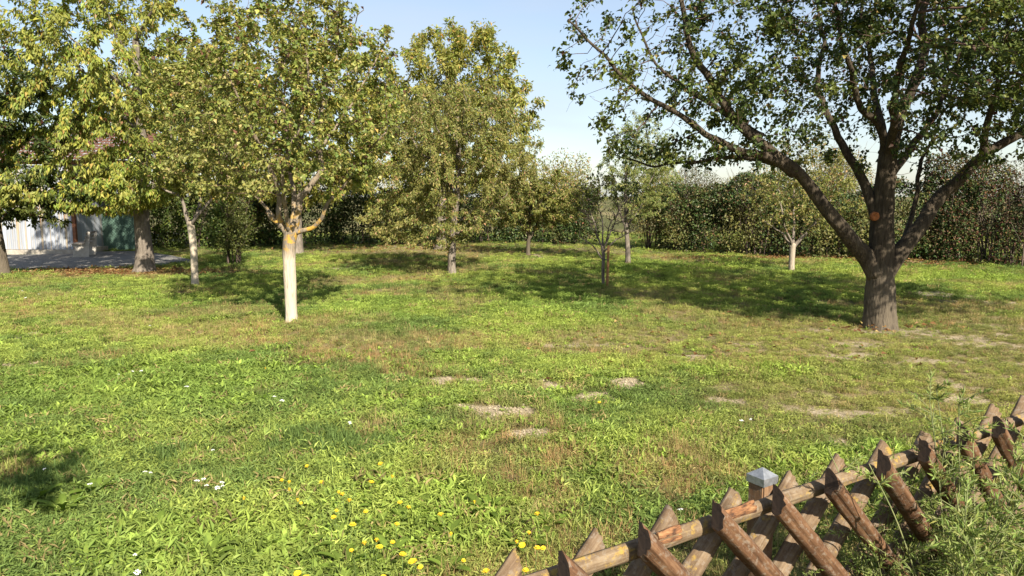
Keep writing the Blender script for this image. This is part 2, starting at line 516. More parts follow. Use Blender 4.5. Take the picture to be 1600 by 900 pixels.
# ------------------------------------------------------------------ trees
def leaf_mesh_arrays(pos, dirs, ups, length, width, fold=0.25, curl=0.2, rich=True):
    """One folded leaf per row: 5 points and 4 triangles (rich) or 4 points and 2 triangles."""
    d = dirs / (np.linalg.norm(dirs, axis=1)[:, None] + 1e-9)
    s = np.cross(d, ups); s /= np.linalg.norm(s, axis=1)[:, None] + 1e-9
    u = np.cross(s, d)
    L, W = length[:, None], width[:, None]
    n = len(pos)
    base = pos
    lf = pos + d * L * 0.42 + s * W * 0.5 + u * W * fold
    rt = pos + d * L * 0.42 - s * W * 0.5 + u * W * fold
    tip = pos + d * L - u * L * curl
    k = np.arange(n)[:, None]
    if rich:
        mid = pos + d * L * 0.5 + u * L * curl * 0.15
        v = np.stack([base, lf, mid, rt, tip], 1).reshape(-1, 3)
        f = np.concatenate([k * 5 + np.array([[0, 2, 1]]), k * 5 + np.array([[0, 3, 2]]), k * 5 + np.array([[1, 2, 4]]), k * 5 + np.array([[2, 3, 4]])])
        return v, f, 5
    v = np.stack([base, lf, tip, rt], 1).reshape(-1, 3)
    f = np.concatenate([k * 4 + np.array([[0, 2, 1]]), k * 4 + np.array([[0, 3, 2]])])
    return v, f, 4


def unit_rand(n, rng):
    v = rng.normal(size=(n, 3))
    return v / np.linalg.norm(v, axis=1)[:, None]


def pick_colors(n, palette, rng, jitter=0.18):
    w = np.array([p[0] for p in palette], float); w /= w.sum()
    c = np.array([p[1] for p in palette])[rng.choice(len(palette), n, p=w)]
    return c * (1 + rng.normal(size=(n, 1)) * jitter).clip(0.5, 1.6) * (1 + rng.normal(size=(n, 3)) * 0.06)


def colonise(nodes, parents, attractors, step, influence, kill, tropism, rng, iters=90, wiggle=0.25):
    nodes = [np.asarray(p, float) for p in nodes]
    parents = list(parents)
    A = attractors.copy()
    P = np.array(nodes)
    d2 = np.full(len(A), 1e9); near = np.zeros(len(A), int)
    for k0 in range(0, len(P), 400):
        D = ((A[:, None, :] - P[None, k0:k0 + 400, :]) ** 2).sum(2)
        j = D.argmin(1); dm = D[np.arange(len(A)), j]
        b = dm < d2
        d2[b] = dm[b]; near[b] = j[b] + k0
    made = {}
    for it in range(iters):
        alive = d2 > kill * kill
        A, d2, near = A[alive], d2[alive], near[alive]
        if len(A) == 0:
            break
        inf = influence if it > 8 else influence * 2.5
        act = d2 < inf * inf
        if not act.any():
            act = d2 <= np.sort(d2)[min(20, len(d2) - 1)]
        Pn = np.array(nodes)
        vec = A[act] - Pn[near[act]]
        vec /= np.linalg.norm(vec, axis=1)[:, None] + 1e-9
        uq, inv = np.unique(near[act], return_inverse=True)
        S = np.zeros((len(uq), 3)); np.add.at(S, inv, vec)
        S /= np.linalg.norm(S, axis=1)[:, None] + 1e-6
        S += np.array(tropism) + rng.normal(size=S.shape) * wiggle
        S /= np.linalg.norm(S, axis=1)[:, None] + 1e-9
        new = Pn[uq] + S * step
        keep = []
        for q, (pi, p) in enumerate(zip(uq, new)):
            c = made.get(int(pi), 0)
            if c < 4:
                made[int(pi)] = c + 1
                keep.append(q)
        if not keep:
            break
        i0 = len(nodes)
        for q in keep:
            nodes.append(new[q]); parents.append(int(uq[q]))
        Q = new[keep]
        D = ((A[:, None, :] - Q[None]) ** 2).sum(2)
        j = D.argmin(1); dm = D[np.arange(len(A)), j]
        b = dm < d2
        d2[b] = dm[b]; near[b] = j[b] + i0
    return np.array(nodes), np.array(parents)


def make_tree(name, label, base, lines, blobs, leaf, cat="tree", group=None, n_attr=1200, step=0.16, kill=0.26, influence=1.0,
              tropism=(0, 0, 0.12), wiggle=0.22, tip_r=0.0028, bark=None, limb_bark=None, twig=None, seed=1, zmin=1.5, sides=18,
              rough=0.10, sparse=None, leaf_mat=None, root_flare=0.35):
    """lines: list of (points[(x,y,z) local], r_start, r_end); the first is the trunk.  blobs: (cx,cy,cz,rx,ry,rz,weight) local ellipsoids."""
    rng = np.random.default_rng(seed)
    bx, by = base
    bz = float(gz(np.array([bx]), np.array([by]))[0]) - 0.03
    root = thing(name, label, cat, (bx, by, bz), 0, group)
    TREE_BASES.append((bx, by, lines[0][1]))
    nodes, parents, srad = [], [], []
    for li, (pts, r0, r1) in enumerate(lines):
        p = catmull(np.array(pts, float), 8)
        p = resample(p, 0.05 if li == 0 else 0.07)
        s = np.linspace(0, 1, len(p))
        if li > 0:
            wob = np.stack([fbm(s * 5 + 3.1 * li, s * 0 + k, None, seed + li + k * 7, 3) - 0.5 for k in range(3)], 1)
            p = p + wob * min(0.25, 0.09 * len(p) * 0.07) * np.sin(np.pi * np.clip(s * 1.5, 0, 1) * 0.5)[:, None]
        r = r0 + (r1 - r0) * s ** 0.8
        if li == 0:
            zz = p[:, 2]
            r = r * (1 + root_flare * np.exp(-zz / (r0 * 0.9)))
        else:
            L = s * len(p) * 0.07
            r = r * (1 + 0.35 * np.exp(-L / (r0 * 1.6)))
        v, q, t = tube(p, r, sides if li == 0 else max(8, int(sides * 0.7)), rough, seed + li, 1.0)
        if li == 0:
            me = mesh_np("trunk", v, [q, t], shade_smooth=True)
            obj("trunk", me, bark or M_BARK_GREY, root)
        else:
            me = mesh_np("limb", v, [q, t], shade_smooth=True)
            obj("limb", me, limb_bark or bark or M_BARK_GREY, root)
        sub = resample(np.c_[p, r], step)
        i0 = len(nodes)
        for k in range(len(sub)):
            nodes.append(sub[k, :3]); srad.append(sub[k, 3])
            if k == 0:
                parents.append(-1 if li == 0 else int(np.argmin(((np.array(nodes[:i0]) - sub[0, :3]) ** 2).sum(1))))
            else:
                parents.append(i0 + k - 1)
    n_skel = len(nodes)
    # attraction points in the crown
    w = np.array([b[6] for b in blobs], float); w /= w.sum()
    A = []
    for bi, b in enumerate(blobs):
        m_ = int(n_attr * w[bi])
        u = unit_rand(m_ * 2, rng) * (rng.random((m_ * 2, 1)) ** 0.42)
        p = u * np.array(b[3:6]) + np.array(b[:3])
        den = fbm(p[:, 0] * 1.1 + 20, p[:, 1] * 1.1, p[:, 2] * 1.1, seed + 50, 2)
        p = p[(den + rng.random(len(p)) * 0.35) > 0.52]
        A.append(p[:m_])
    A = np.concatenate(A)
    A = A[A[:, 2] > zmin]
    # twigs start only from nodes near or above the crown's lower edge
    ok = np.array([nd[2] > zmin * 0.62 for nd in nodes])
    Pall = np.array(nodes)
    idx_map = np.where(ok)[0]
    Nn, Np = colonise(Pall[ok], [-2] * int(ok.sum()), A, step, influence, kill, tropism, rng, wiggle=wiggle)
    k0 = int(ok.sum())
    tw = Nn[k0:]
    tpar = np.array([idx_map[p] if p < k0 else p - k0 + n_skel for p in Np[k0:]], int)
    P = np.concatenate([Pall, tw]); par = np.concatenate([np.array(parents), tpar])
    n = len(P)
    # pipe-model radii for the twigs
    flow = np.zeros(n)
    has = np.zeros(n, bool); has[par[par >= 0]] = True
    for i in range(n - 1, n_skel - 1, -1):
        if not has[i]:
            flow[i] = tip_r ** 2.3
        flow[par[i]] += flow[i]
    R = flow ** (1 / 2.3)
    R[:n_skel] = srad
    for i in range(n_skel, n):
        R[i] = min(max(R[i], tip_r), R[par[i]] * 0.85)
    # chains
    kids = {}
    for i in range(n_skel, n):
        kids.setdefault(int(par[i]), []).append(i)
    mb = MB()
    stack = [(p, c) for p, cs in kids.items() if p < n_skel for c in cs]
    while stack:
        p, c = stack.pop()
        ch = [p, c]
        while c in kids:
            cs = sorted(kids[c], key=lambda q: -R[q])
            for o_ in cs[1:]:
                stack.append((c, o_))
            c = cs[0]; ch.append(c)
        rr = R[ch].copy(); rr[0] = min(rr[0], rr[1] * 1.15)
        mb.tube(P[ch], rr, 6 if rr[1] > 0.018 else (4 if rr[1] > 0.007 else 3), 0)
    if mb.n:
        tw_o = obj("twigs", mb.mesh("twigs", True), twig or M_TWIG, root, kind="stuff")
    # leaves on the thin wood
    cand = np.where((np.arange(n) >= n_skel) & (R < leaf.get("max_r", 0.011)))[0]
    if sparse is not None:
        keep = rng.random(len(cand)) < sparse(P[cand])
        cand = cand[keep]
    nl = leaf["n"]
    if len(cand) and nl:
        wgt = np.exp(rng.normal(size=len(cand)) * 0.75); wgt /= wgt.sum()
        pick = rng.choice(cand, nl, p=wgt)
        f_ = rng.random((nl, 1))
        a, b = P[pick], P[par[pick]]
        tdir = a - b; tdir /= np.linalg.norm(tdir, axis=1)[:, None] + 1e-9
        out_ = a - np.array([blobs[0][0], blobs[0][1], blobs[0][2]]); out_ /= np.linalg.norm(out_, axis=1)[:, None] + 1e-9
        spread = leaf.get("spread", 0.07)
        pos = a + (b - a) * f_ + unit_rand(nl, rng) * spread * rng.random((nl, 1)) ** 0.5
        d = unit_rand(nl, rng) * 0.9 + tdir * 0.5 + out_ * 0.35 + np.array([0, 0, -leaf.get("droop", 0.25)])
        up = unit_rand(nl, rng) * 0.75 + np.array([0, 0, 0.9]) + out_ * 0.3
        sz = leaf["size"] * (0.5 + 0.85 * rng.random(nl))
        wd = sz * leaf["aspect"] * (0.8 + 0.4 * rng.random(nl))
        v, f, k = leaf_mesh_arrays(pos, d, up, sz, wd, leaf.get("fold", 0.2), leaf.get("curl", 0.18), leaf.get("rich", False))
        # patches of a branch turn together
        pal = leaf["palette"]
        col = pick_colors(nl, pal, rng)
        nz = fbm(pos[:, 0] * 1.4 + 7, pos[:, 1] * 1.4, pos[:, 2] * 1.4, seed + 90, 2)
        turn = smooth(0.5, 0.72, nz)[:, None] * leaf.get("turn", 0.5)
        col = col * (1 - turn) + turn * np.array(leaf.get("turn_col", (0.20, 0.19, 0.035))) * (0.8 + 0.4 * rng.random((nl, 1)))
        me = mesh_np("crown", v, f, colors=np.repeat(col, k, 0))
        obj("crown", me, leaf_mat or M_LEAF, root, kind="stuff")
    return root


def local(px, py, base, dy=0.0):
    """Pixel to a point in tree coordinates at the tree's depth plus dy."""
    p = at_y(px, py, base[1] + dy)
    return (p[0] - base[0], dy, p[2])


def L_(base, pts):
    return [local(p[0], p[1], base, p[2] if len(p) > 2 else 0.0) for p in pts]


PAL_PEAR = [(4, (0.075, 0.115, 0.022)), (4, (0.11, 0.15, 0.028)), (2.5, (0.17, 0.19, 0.04)), (0.8, (0.27, 0.28, 0.09)), (0.7, (0.085, 0.05, 0.028)), (0.15, (0.22, 0.16, 0.04))]
PAL_BIG = [(5, (0.05, 0.085, 0.018)), (4, (0.075, 0.115, 0.022)), (1.6, (0.12, 0.16, 0.03)), (0.5, (0.22, 0.22, 0.05)), (0.4, (0.08, 0.035, 0.022)), (0.06, (0.38, 0.28, 0.08))]
PAL_CHERRY = [(4, (0.11, 0.15, 0.025)), (4, (0.16, 0.195, 0.03)), (2.5, (0.24, 0.25, 0.04)), (0.4, (0.26, 0.19, 0.045)), (0.25, (0.16, 0.09, 0.03))]
PAL_WALNUT = [(4, (0.12, 0.15, 0.025)), (4, (0.17, 0.19, 0.035)), (2.5, (0.24, 0.235, 0.045)), (0.6, (0.28, 0.2, 0.06))]
PAL_FINE = [(4, (0.085, 0.12, 0.025)), (4, (0.125, 0.155, 0.035)), (2, (0.17, 0.18, 0.055)), (0.7, (0.2, 0.15, 0.07))]
PAL_HEDGE = [(4, (0.03, 0.055, 0.014)), (4, (0.045, 0.08, 0.018)), (2, (0.075, 0.105, 0.025)), (0.7, (0.13, 0.14, 0.04)), (0.4, (0.12, 0.07, 0.03))]
PAL_RED = [(3, (0.07, 0.035, 0.02)), (3, (0.11, 0.055, 0.03)), (3, (0.055, 0.07, 0.02)), (2, (0.15, 0.10, 0.035)), (1, (0.10, 0.12, 0.035))]
PAL_YELLOW = [(3, (0.11, 0.14, 0.03)), (3, (0.17, 0.18, 0.04)), (2, (0.24, 0.2, 0.06)), (1, (0.2, 0.12, 0.05))]

def brighter(pal, k, warm=1.08):
    return [(w, (c[0] * k * warm, c[1] * k, c[2] * k * 1.2)) for w, c in pal]


PAL_PEAR, PAL_CHERRY, PAL_WALNUT = brighter(PAL_PEAR, 1.5, 1.2), brighter(PAL_CHERRY, 1.4), brighter(PAL_WALNUT, 1.4)
PAL_FINE, PAL_YELLOW, PAL_BIG = brighter(PAL_FINE, 1.55, 1.22), brighter(PAL_YELLOW, 1.3), brighter(PAL_BIG, 0.70)
PAL_HEDGE, PAL_RED = brighter(PAL_HEDGE, 1.1), brighter(PAL_RED, 1.1)

# --- the large spreading tree on the right
B = tuple(on_z(1375, 507)[:2])
lines = [
    (L_(B, [(1375, 512), (1375, 470), (1376, 430), (1378, 390), (1380, 330), (1384, 270), (1390, 212)]), 0.245, 0.125),
    (L_(B, [(1372, 418), (1352, 392), (1325, 365, -.1), (1290, 322, -.2), (1258, 278, -.3), (1215, 228, -.5), (1180, 195, -.6), (1140, 152, -.8), (1108, 112, -.9), (1080, 55, -1.0), (1062, -10, -1.1)]), 0.135, 0.03),
    (L_(B, [(1240, 260, -.3), (1205, 238, -.5), (1165, 228, -.7), (1120, 205, -.9), (1062, 176, -1.1), (1012, 142, -1.2), (970, 98, -1.3), (922, 66, -1.4), (884, 30, -1.5)]), 0.07, 0.012),
    (L_(B, [(1215, 245, -.4), (1170, 238, -.1), (1120, 236, 0.2), (1085, 247, .4), (1020, 246, .6), (958, 233, .7)]), 0.045, 0.010),
    (L_(B, [(1190, 205, -.5), (1150, 180, -.3), (1100, 150, 0.0), (1060, 128, .3), (1010, 70, .6), (985, 10, .8)]), 0.05, 0.012),
    (L_(B, [(1380, 418), (1405, 388), (1432, 352, .05), (1480, 292, .1), (1530, 236, .1), (1572, 210, .1), (1625, 188, .0), (1690, 150, -.1), (1740, 90, -.2)]), 0.135, 0.035),
    (L_(B, [(1538, 228, .1), (1543, 185, 0), (1560, 110, -.2), (1578, 30, -.4), (1590, -60, -.6)]), 0.055, 0.018),
    (L_(B, [(1372, 330), (1350, 275, .15), (1325, 230, .3), (1302, 180, .5), (1288, 110, .8), (1278, 20, 1.0)]), 0.085, 0.025),
    (L_(B, [(1390, 240), (1372, 185, -.2), (1348, 160, -.4), (1330, 115, -.6), (1312, 55, -.8), (1300, -30, -1)]), 0.07, 0.02),
    (L_(B, [(1388, 232), (1405, 180, .1), (1428, 125, .2), (1444, 70, .3), (1455, -20, .4), (1462, -120, .5)]), 0.105, 0.03),
    (L_(B, [(1392, 262), (1425, 222, .3), (1452, 188, .6), (1475, 145, .9), (1500, 70, 1.2), (1515, -10, 1.5)]), 0.065, 0.018),
    (L_(B, [(1408, 380, .1), (1428, 330, .6), (1440, 260, .9), (1466, 195, 1.2), (1490, 120, 1.6)]), 0.05, 0.015),
    (L_(B, [(1388, 235), (1400, 150, -.8), (1420, 60, -1.6), (1430, -60, -2.4)]), 0.07, 0.02),
    (L_(B, [(1385, 240), (1370, 150, .9), (1350, 50, 1.8), (1340, -60, 2.4)]), 0.07, 0.02),
]
BIG = make_tree("orchard_tree", "large dark forked tree with thick spreading limbs and a pruning scar on the right", B, lines,
          [(0.6, -0.2, 4.9, 4.0, 3.9, 2.6, 5), (-3.1, -0.8, 3.9, 2.1, 1.8, 1.6, 2.2), (3.4, -0.6, 4.0, 2.4, 3.0, 1.9, 2.8), (-2.6, .3, 2.75, 1.7, 0.7, 0.35, 0.4), (1.5, -2.4, 3.8, 2.2, 1.8, 1.2, 2.4)],
          dict(n=92000, size=0.072, aspect=0.70, droop=0.25, spread=0.12, palette=PAL_BIG, rich=True, turn=0.35, turn_col=(0.16, 0.18, 0.03), max_r=0.014),
          n_attr=9000, step=0.15, kill=0.22, influence=1.1, tropism=(0, 0, 0.28), seed=11, zmin=2.35, sides=30, rough=0.14, tip_r=0.0042, leaf_mat=M_LEAF_DARK,
          bark=M_BARK_OLD, twig=M_TWIG_RED, root_flare=0.15, sparse=lambda p: np.clip(0.50 + 0.55 * smooth(-4.5, 1.0, p[:, 0]), 0, 1) * (0.40 + 0.60 * smooth(0.6, 1.9, np.hypot(p[:, 0], p[:, 1]) + 0.5 * (p[:, 2] - 4.2))))
# pruning scar
sc = at_y(1368, 338, B[1] - 0.185)
mbs = MB()
a = np.linspace(0, 2 * np.pi, 20, endpoint=False)
for rr, yy in ((0.066, 0.03), (0.064, -0.006), (0.052, -0.012), (0.046, -0.004), (0.0, -0.003)):
    pass
rings = [(0.066, 0.05), (0.062, 0.004), (0.050, -0.008), (0.040, 0.004), (0.002, 0.002)]
v = np.array([[r * math.cos(x), y, r * 1.06 * math.sin(x)] for r, y in rings for x in a])
q = np.array([[k * 20 + j, k * 20 + (j + 1) % 20, (k + 1) * 20 + (j + 1) % 20, (k + 1) * 20 + j] for k in range(4) for j in range(20)])
obj("pruning_scar", mesh_np("pruning_scar", v, q, shade_smooth=True),
    simple_material("cut_wood", [(0.3, (0.12, 0.035, 0.01)), (0.7, (0.36, 0.12, 0.025))], 30, 0.8, 0.3), BIG,
    (sc[0] - BIG.location.x, sc[1] - BIG.location.y, sc[2] - BIG.location.z), label="round orange brown pruning cut on the trunk")

# --- the white-stemmed tree with orange lichen, left of centre
B = tuple(on_z(456, 500)[:2])
lines = [
    (L_(B, [(456, 505), (454, 460), (452, 410), (452, 375), (456, 352)]), 0.086, 0.105),
    (L_(B, [(454, 368), (440, 348), (424, 334), (418, 322)]), 0.06, 0.03),
    (L_(B, [(440, 350), (434, 325), (432, 300), (420, 255, -.2), (395, 200, -.5), (362, 130, -.8), (345, 70, -1)]), 0.045, 0.012),
    (L_(B, [(456, 360), (468, 325, .02), (470, 308, .04), (488, 284, .05), (500, 258, .1), (494, 222, .1), (508, 150, .2), (528, 60, .3), (535, 0, .3)]), 0.062, 0.012),
    (L_(B, [(460, 358), (488, 350, -.05), (503, 332, -.1), (522, 298, -.2), (560, 240, -.5), (600, 195, -.7)]), 0.04, 0.01),
    (L_(B, [(456, 352, .05), (458, 300, .4), (448, 190, .9), (455, 60, 1.1)]), 0.045, 0.012),
    (L_(B, [(452, 355, -.05), (446, 290, -.5), (470, 180, -.9), (480, 60, -1.1)]), 0.04, 0.012),
    (L_(B, [(428, 334), (400, 300, .3), (350, 240, .7), (310, 190, .9)]), 0.028, 0.009),
    (L_(B, [(495, 235, .1), (540, 170, .5), (575, 110, .8), (600, 60, .9)]), 0.03, 0.009),
]
make_tree("orchard_tree", "white lime washed stem with orange lichen at the fork, yellow green crown, left foreground", B, lines,
          [(0.0, 0, 3.55, 2.0, 1.9, 1.75, 4), (-0.2, 0, 2.6, 1.9, 1.6, 0.9, 1.6), (0.1, 0, 4.9, 1.2, 1.2, 0.8, 0.8)],
          dict(n=25000, size=0.07, aspect=0.68, droop=0.25, spread=0.08, palette=PAL_PEAR, rich=True, turn=0.5, turn_col=(0.31, 0.29, 0.095)),
          n_attr=2900, step=0.13, kill=0.2, influence=0.9, tropism=(0, 0, 0.35), seed=23, zmin=1.75, sides=24, rough=0.10, tip_r=0.004,
          bark=M_BARK_WASH, limb_bark=M_BARK_LIMB, twig=M_TWIG_RED, root_flare=0.4,
          sparse=lambda p: np.clip(0.25 + 0.8 * smooth(0.35, 1.25, np.hypot(p[:, 0], p[:, 1]) + 0.35 * (p[:, 2] - 2.6)), 0, 1))

# --- thin crooked white-stemmed tree further back
B = tuple(on_z(304, 448)[:2])
lines = [
    (L_(B, [(305, 452), (304, 425), (303, 395), (300, 365), (297, 346)]), 0.073, 0.078),
    (L_(B, [(298, 352), (290, 338), (287, 328), (284, 312), (277, 298), (268, 284)]), 0.05, 0.022),
    (L_(B, [(283, 306), (262, 298), (246, 290, -.1), (236, 285, -.2)]), 0.03, 0.012),
    (L_(B, [(299, 350), (306, 338, .1), (312, 310, .5), (318, 250, .9), (322, 160, 1.0)]), 0.045, 0.012),
    (L_(B, [(299, 350), (315, 330, -.2), (345, 270, -.5), (372, 200, -.6)]), 0.04, 0.012),
    (L_(B, [(275, 296), (268, 250, .2), (275, 180, .3), (290, 110, .4)]), 0.03, 0.01),
]
make_tree("orchard_tree", "slim crooked white stem tree with a bare bent side branch, in front of the cherry", B, lines,
          [(0.2, 0, 3.6, 1.5, 1.6, 1.7, 3), (0.5, 0, 2.5, 1.4, 1.2, 0.8, 1)],
          dict(n=18000, size=0.076, aspect=0.62, droop=0.3, spread=0.09, palette=PAL_PEAR, turn=0.6),
          n_attr=1300, step=0.15, kill=0.24, tropism=(0, 0, 0.25), seed=31, zmin=1.6, sides=16, bark=M_BARK_WASH2, limb_bark=M_BARK_GREY, twig=M_TWIG)


def auto_limbs(base, trunk_px, r0, r1, n, z_start, z_end, reach, height, seed, lean=(0, 0)):
    height *= 0.8
    """A trunk given in pixels plus n limbs rising round it."""
    rng = random.Random(seed)
    tr = L_(base, trunk_px)
    ls = [(tr, r0, r1)]
    top = np.array(tr[-1])
    for k in range(n):
        a = 2 * math.pi * (k + rng.uniform(-0.3, 0.3)) / n
        z0 = z_start + (z_end - z_start) * k / max(1, n - 1)
        i = min(range(len(tr)), key=lambda q: abs(tr[q][2] - z0))
        s = np.array(tr[i], float)
        if i < len(tr) - 1 and tr[i + 1][2] != tr[i][2]:
            s[2] = min(z0, tr[-1][2])
        R_ = reach * rng.uniform(0.6, 1.0)
        H_ = height * rng.uniform(0.75, 1.1)
        e = np.array([math.cos(a) * R_ + lean[0], math.sin(a) * R_ + lean[1], H_])
        ls.append(([tuple(s), tuple(s + e * np.array([.3, .3, .22])), tuple(s + e * np.array([.65, .65, .58])), tuple(s + e)], r1 * rng.uniform(0.5, 0.8), r1 * 0.14))
    return ls


# --- the large cherry behind on the left
B = tuple(on_z(226, 426)[:2])
make_tree("cherry_tree", "big cherry tree with thick grey trunk and drooping yellow green leaves beside the drive", B,
          auto_limbs(B, [(226, 430), (226, 405), (224, 375), (221, 340), (222, 300), (222, 240), (215, 150), (212, 60)], 0.235, 0.08, 9, 1.7, 5.5, 2.9, 2.3, 5),
          [(-1.1, 0, 4.6, 3.1, 3.0, 2.7, 5), (-1.9, -0.9, 2.2, 2.4, 1.7, 0.75, 2.2), (0.3, -1.2, 2.3, 1.5, 1.3, 0.6, 0.7), (-0.8, 0, 7.0, 2.3, 2.2, 1.0, 1.3)],
          dict(n=42000, size=0.13, aspect=0.42, droop=1.0, spread=0.13, palette=PAL_CHERRY, turn=0.5, turn_col=(0.33, 0.32, 0.085), curl=0.12),
          n_attr=2600, step=0.2, kill=0.32, influence=1.2, tropism=(0, 0, 0.0), seed=41, zmin=1.5, sides=20, bark=M_BARK_GREY, twig=M_TWIG, rough=0.12, root_flare=0.45)

# --- dark tree at the left edge
B = tuple(on_z(6, 434)[:2])
make_tree("garden_tree", "dark leaved tree cut off by the left picture edge, leaning trunk beside the shed", B,
          auto_limbs(B, [(6, 438), (4, 420), (0, 395), (-6, 360), (-14, 310), (-20, 250), (-22, 180)], 0.15, 0.07, 7, 1.3, 4.0, 1.9, 1.5, 9),
          [(0.0, 0, 3.9, 2.1, 1.9, 1.7, 4), (0.8, -0.2, 1.95, 1.6, 1.2, 0.85, 3.4)],
          dict(n=20000, size=0.10, aspect=0.6, droop=0.5, spread=0.1, palette=PAL_BIG, turn=0.2),
          n_attr=1500, step=0.18, kill=0.28, tropism=(0, 0, 0.0), seed=47, zmin=1.15, sides=16, bark=M_BARK_OLD, twig=M_TWIG)

# --- fine-leaved round tree in the middle
B = tuple(on_z(706, 428)[:2])
make_tree("orchard_tree", "round fine leaved olive green tree with grey stem in the middle of the lawn", B,
          auto_limbs(B, [(706, 431), (706, 405), (707, 375), (710, 340), (714, 300), (716, 240), (714, 180)], 0.105, 0.05, 9, 1.0, 3.4, 1.9, 1.7, 13),
          [(0.05, 0, 3.0, 2.45, 2.2, 1.9, 5), (-0.6, -0.3, 1.35, 1.9, 1.4, 0.7, 1.7), (0.1, 0, 4.1, 1.6, 1.5, 0.7, 0.9)],
          dict(n=56000, size=0.068, aspect=0.48, droop=0.4, spread=0.10, palette=PAL_FINE, turn=0.45, turn_col=(0.3, 0.27, 0.09)),
          n_attr=3000, step=0.14, kill=0.22, influence=0.9, tropism=(0, 0, 0.16), seed=53, zmin=0.62, sides=16, bark=M_BARK_GREY, twig=M_TWIG_GREY, tip_r=0.0026)

# --- walnut behind
B = (-2.6, 27.0)
make_tree("walnut_tree", "tall yellow green walnut towering behind the round olive green tree", B,
          auto_limbs(B, [(689, 392), (690, 360), (690, 310), (694, 250), (698, 190), (700, 120)], 0.2, 0.08, 9, 1.6, 4.8, 2.6, 2.4, 17),
          [(0.3, 0, 5.1, 3.4, 3.2, 2.9, 5), (0.7, 0, 7.2, 1.9, 2.0, 1.1, 1.2), (1.9, -0.5, 4.4, 1.9, 1.8, 2.3, 1.5), (-2.2, 0, 3.5, 2.4, 2.0, 2.2, 1.6)],
          dict(n=42000, size=0.155, aspect=0.42, droop=0.55, spread=0.2, palette=PAL_WALNUT, turn=0.5, turn_col=(0.31, 0.29, 0.09)),
          n_attr=2300, step=0.26, kill=0.42, influence=1.5, tropism=(0, 0, 0.12), seed=59, zmin=1.5, sides=14, bark=M_BARK_GREY, twig=M_TWIG)

# --- second tall tree behind the white-stemmed one
B = tuple(on_z(465, 397)[:2])
make_tree("walnut_tree", "tall background tree whose dark trunk shows just right of the lichen stem", B,
          auto_limbs(B, [(465, 401), (465, 380), (464, 345), (466, 280), (470, 200), (474, 110)], 0.19, 0.08, 9, 1.6, 5.6, 2.8, 2.5, 19),
          [(0.2, 0, 5.2, 3.6, 3.0, 3.0, 5), (1.3, -.3, 2.9, 2.6, 2.0, 1.2, 1.4), (-1.2, 0, 3.0, 2.2, 2.0, 1.2, 1.2)],
          dict(n=38000, size=0.15, aspect=0.42, droop=0.5, spread=0.18, palette=PAL_WALNUT, turn=0.45),
          n_attr=2000, step=0.26, kill=0.42, influence=1.5, tropism=(0, 0, 0.1), seed=61, zmin=1.6, sides=14, bark=M_BARK_GREY, twig=M_TWIG)

# --- further background trees closing the left canopy
B = (-13.5, 30.0)
make_tree("walnut_tree", "tall background tree seen through the cherry crown behind the green screen fence", B,
          auto_limbs(B, [(284, 392), (284, 340), (284, 260), (284, 180)], 0.2, 0.08, 8, 1.8, 5.4, 3.0, 2.6, 71),
          [(0.0, 0, 5.0, 3.6, 3.0, 3.0, 5), (0.4, 0, 2.6, 3.0, 2.0, 1.2, 1.2)],
          dict(n=18000, size=0.19, aspect=0.42, droop=0.5, spread=0.2, palette=PAL_FINE, turn=0.4),
          n_attr=1600, step=0.28, kill=0.45, influence=1.6, tropism=(0, 0, 0.1), seed=73, zmin=1.2, sides=12, bark=M_BARK_GREY, twig=M_TWIG)

# --- small tree right of centre at the back
B = tuple(on_z(825, 399)[:2])
make_tree("orchard_tree", "small bushy green tree with short dark forked stem at the back of the lawn", B,
          [(L_(B, [(825, 402), (825, 388), (826, 372), (827, 355), (830, 320)]), 0.075, 0.05),
           (L_(B, [(826, 374), (832, 364), (842, 345), (860, 315)]), 0.045, 0.014),
           (L_(B, [(826, 368), (815, 350, -.3), (795, 320, -.6)]), 0.04, 0.014),
           (L_(B, [(827, 360), (829, 330, .5), (832, 295, .8)]), 0.04, 0.014),
           (L_(B, [(828, 345), (850, 310, -.5), (870, 290, -.7)]), 0.035, 0.012)],
          [(0.15, 0, 1.85, 2.0, 1.7, 1.05, 4), (0.2, 0, 2.7, 1.0, 1.0, 0.5, 0.6)],
          dict(n=20000, size=0.09, aspect=0.5, droop=0.4, spread=0.1, palette=PAL_FINE, turn=0.55, turn_col=(0.21, 0.21, 0.04)),
          n_attr=1200, step=0.16, kill=0.26, tropism=(0, 0, 0.05), seed=67, zmin=0.7, sides=12, bark=M_BARK_OLD, twig=M_TWIG)

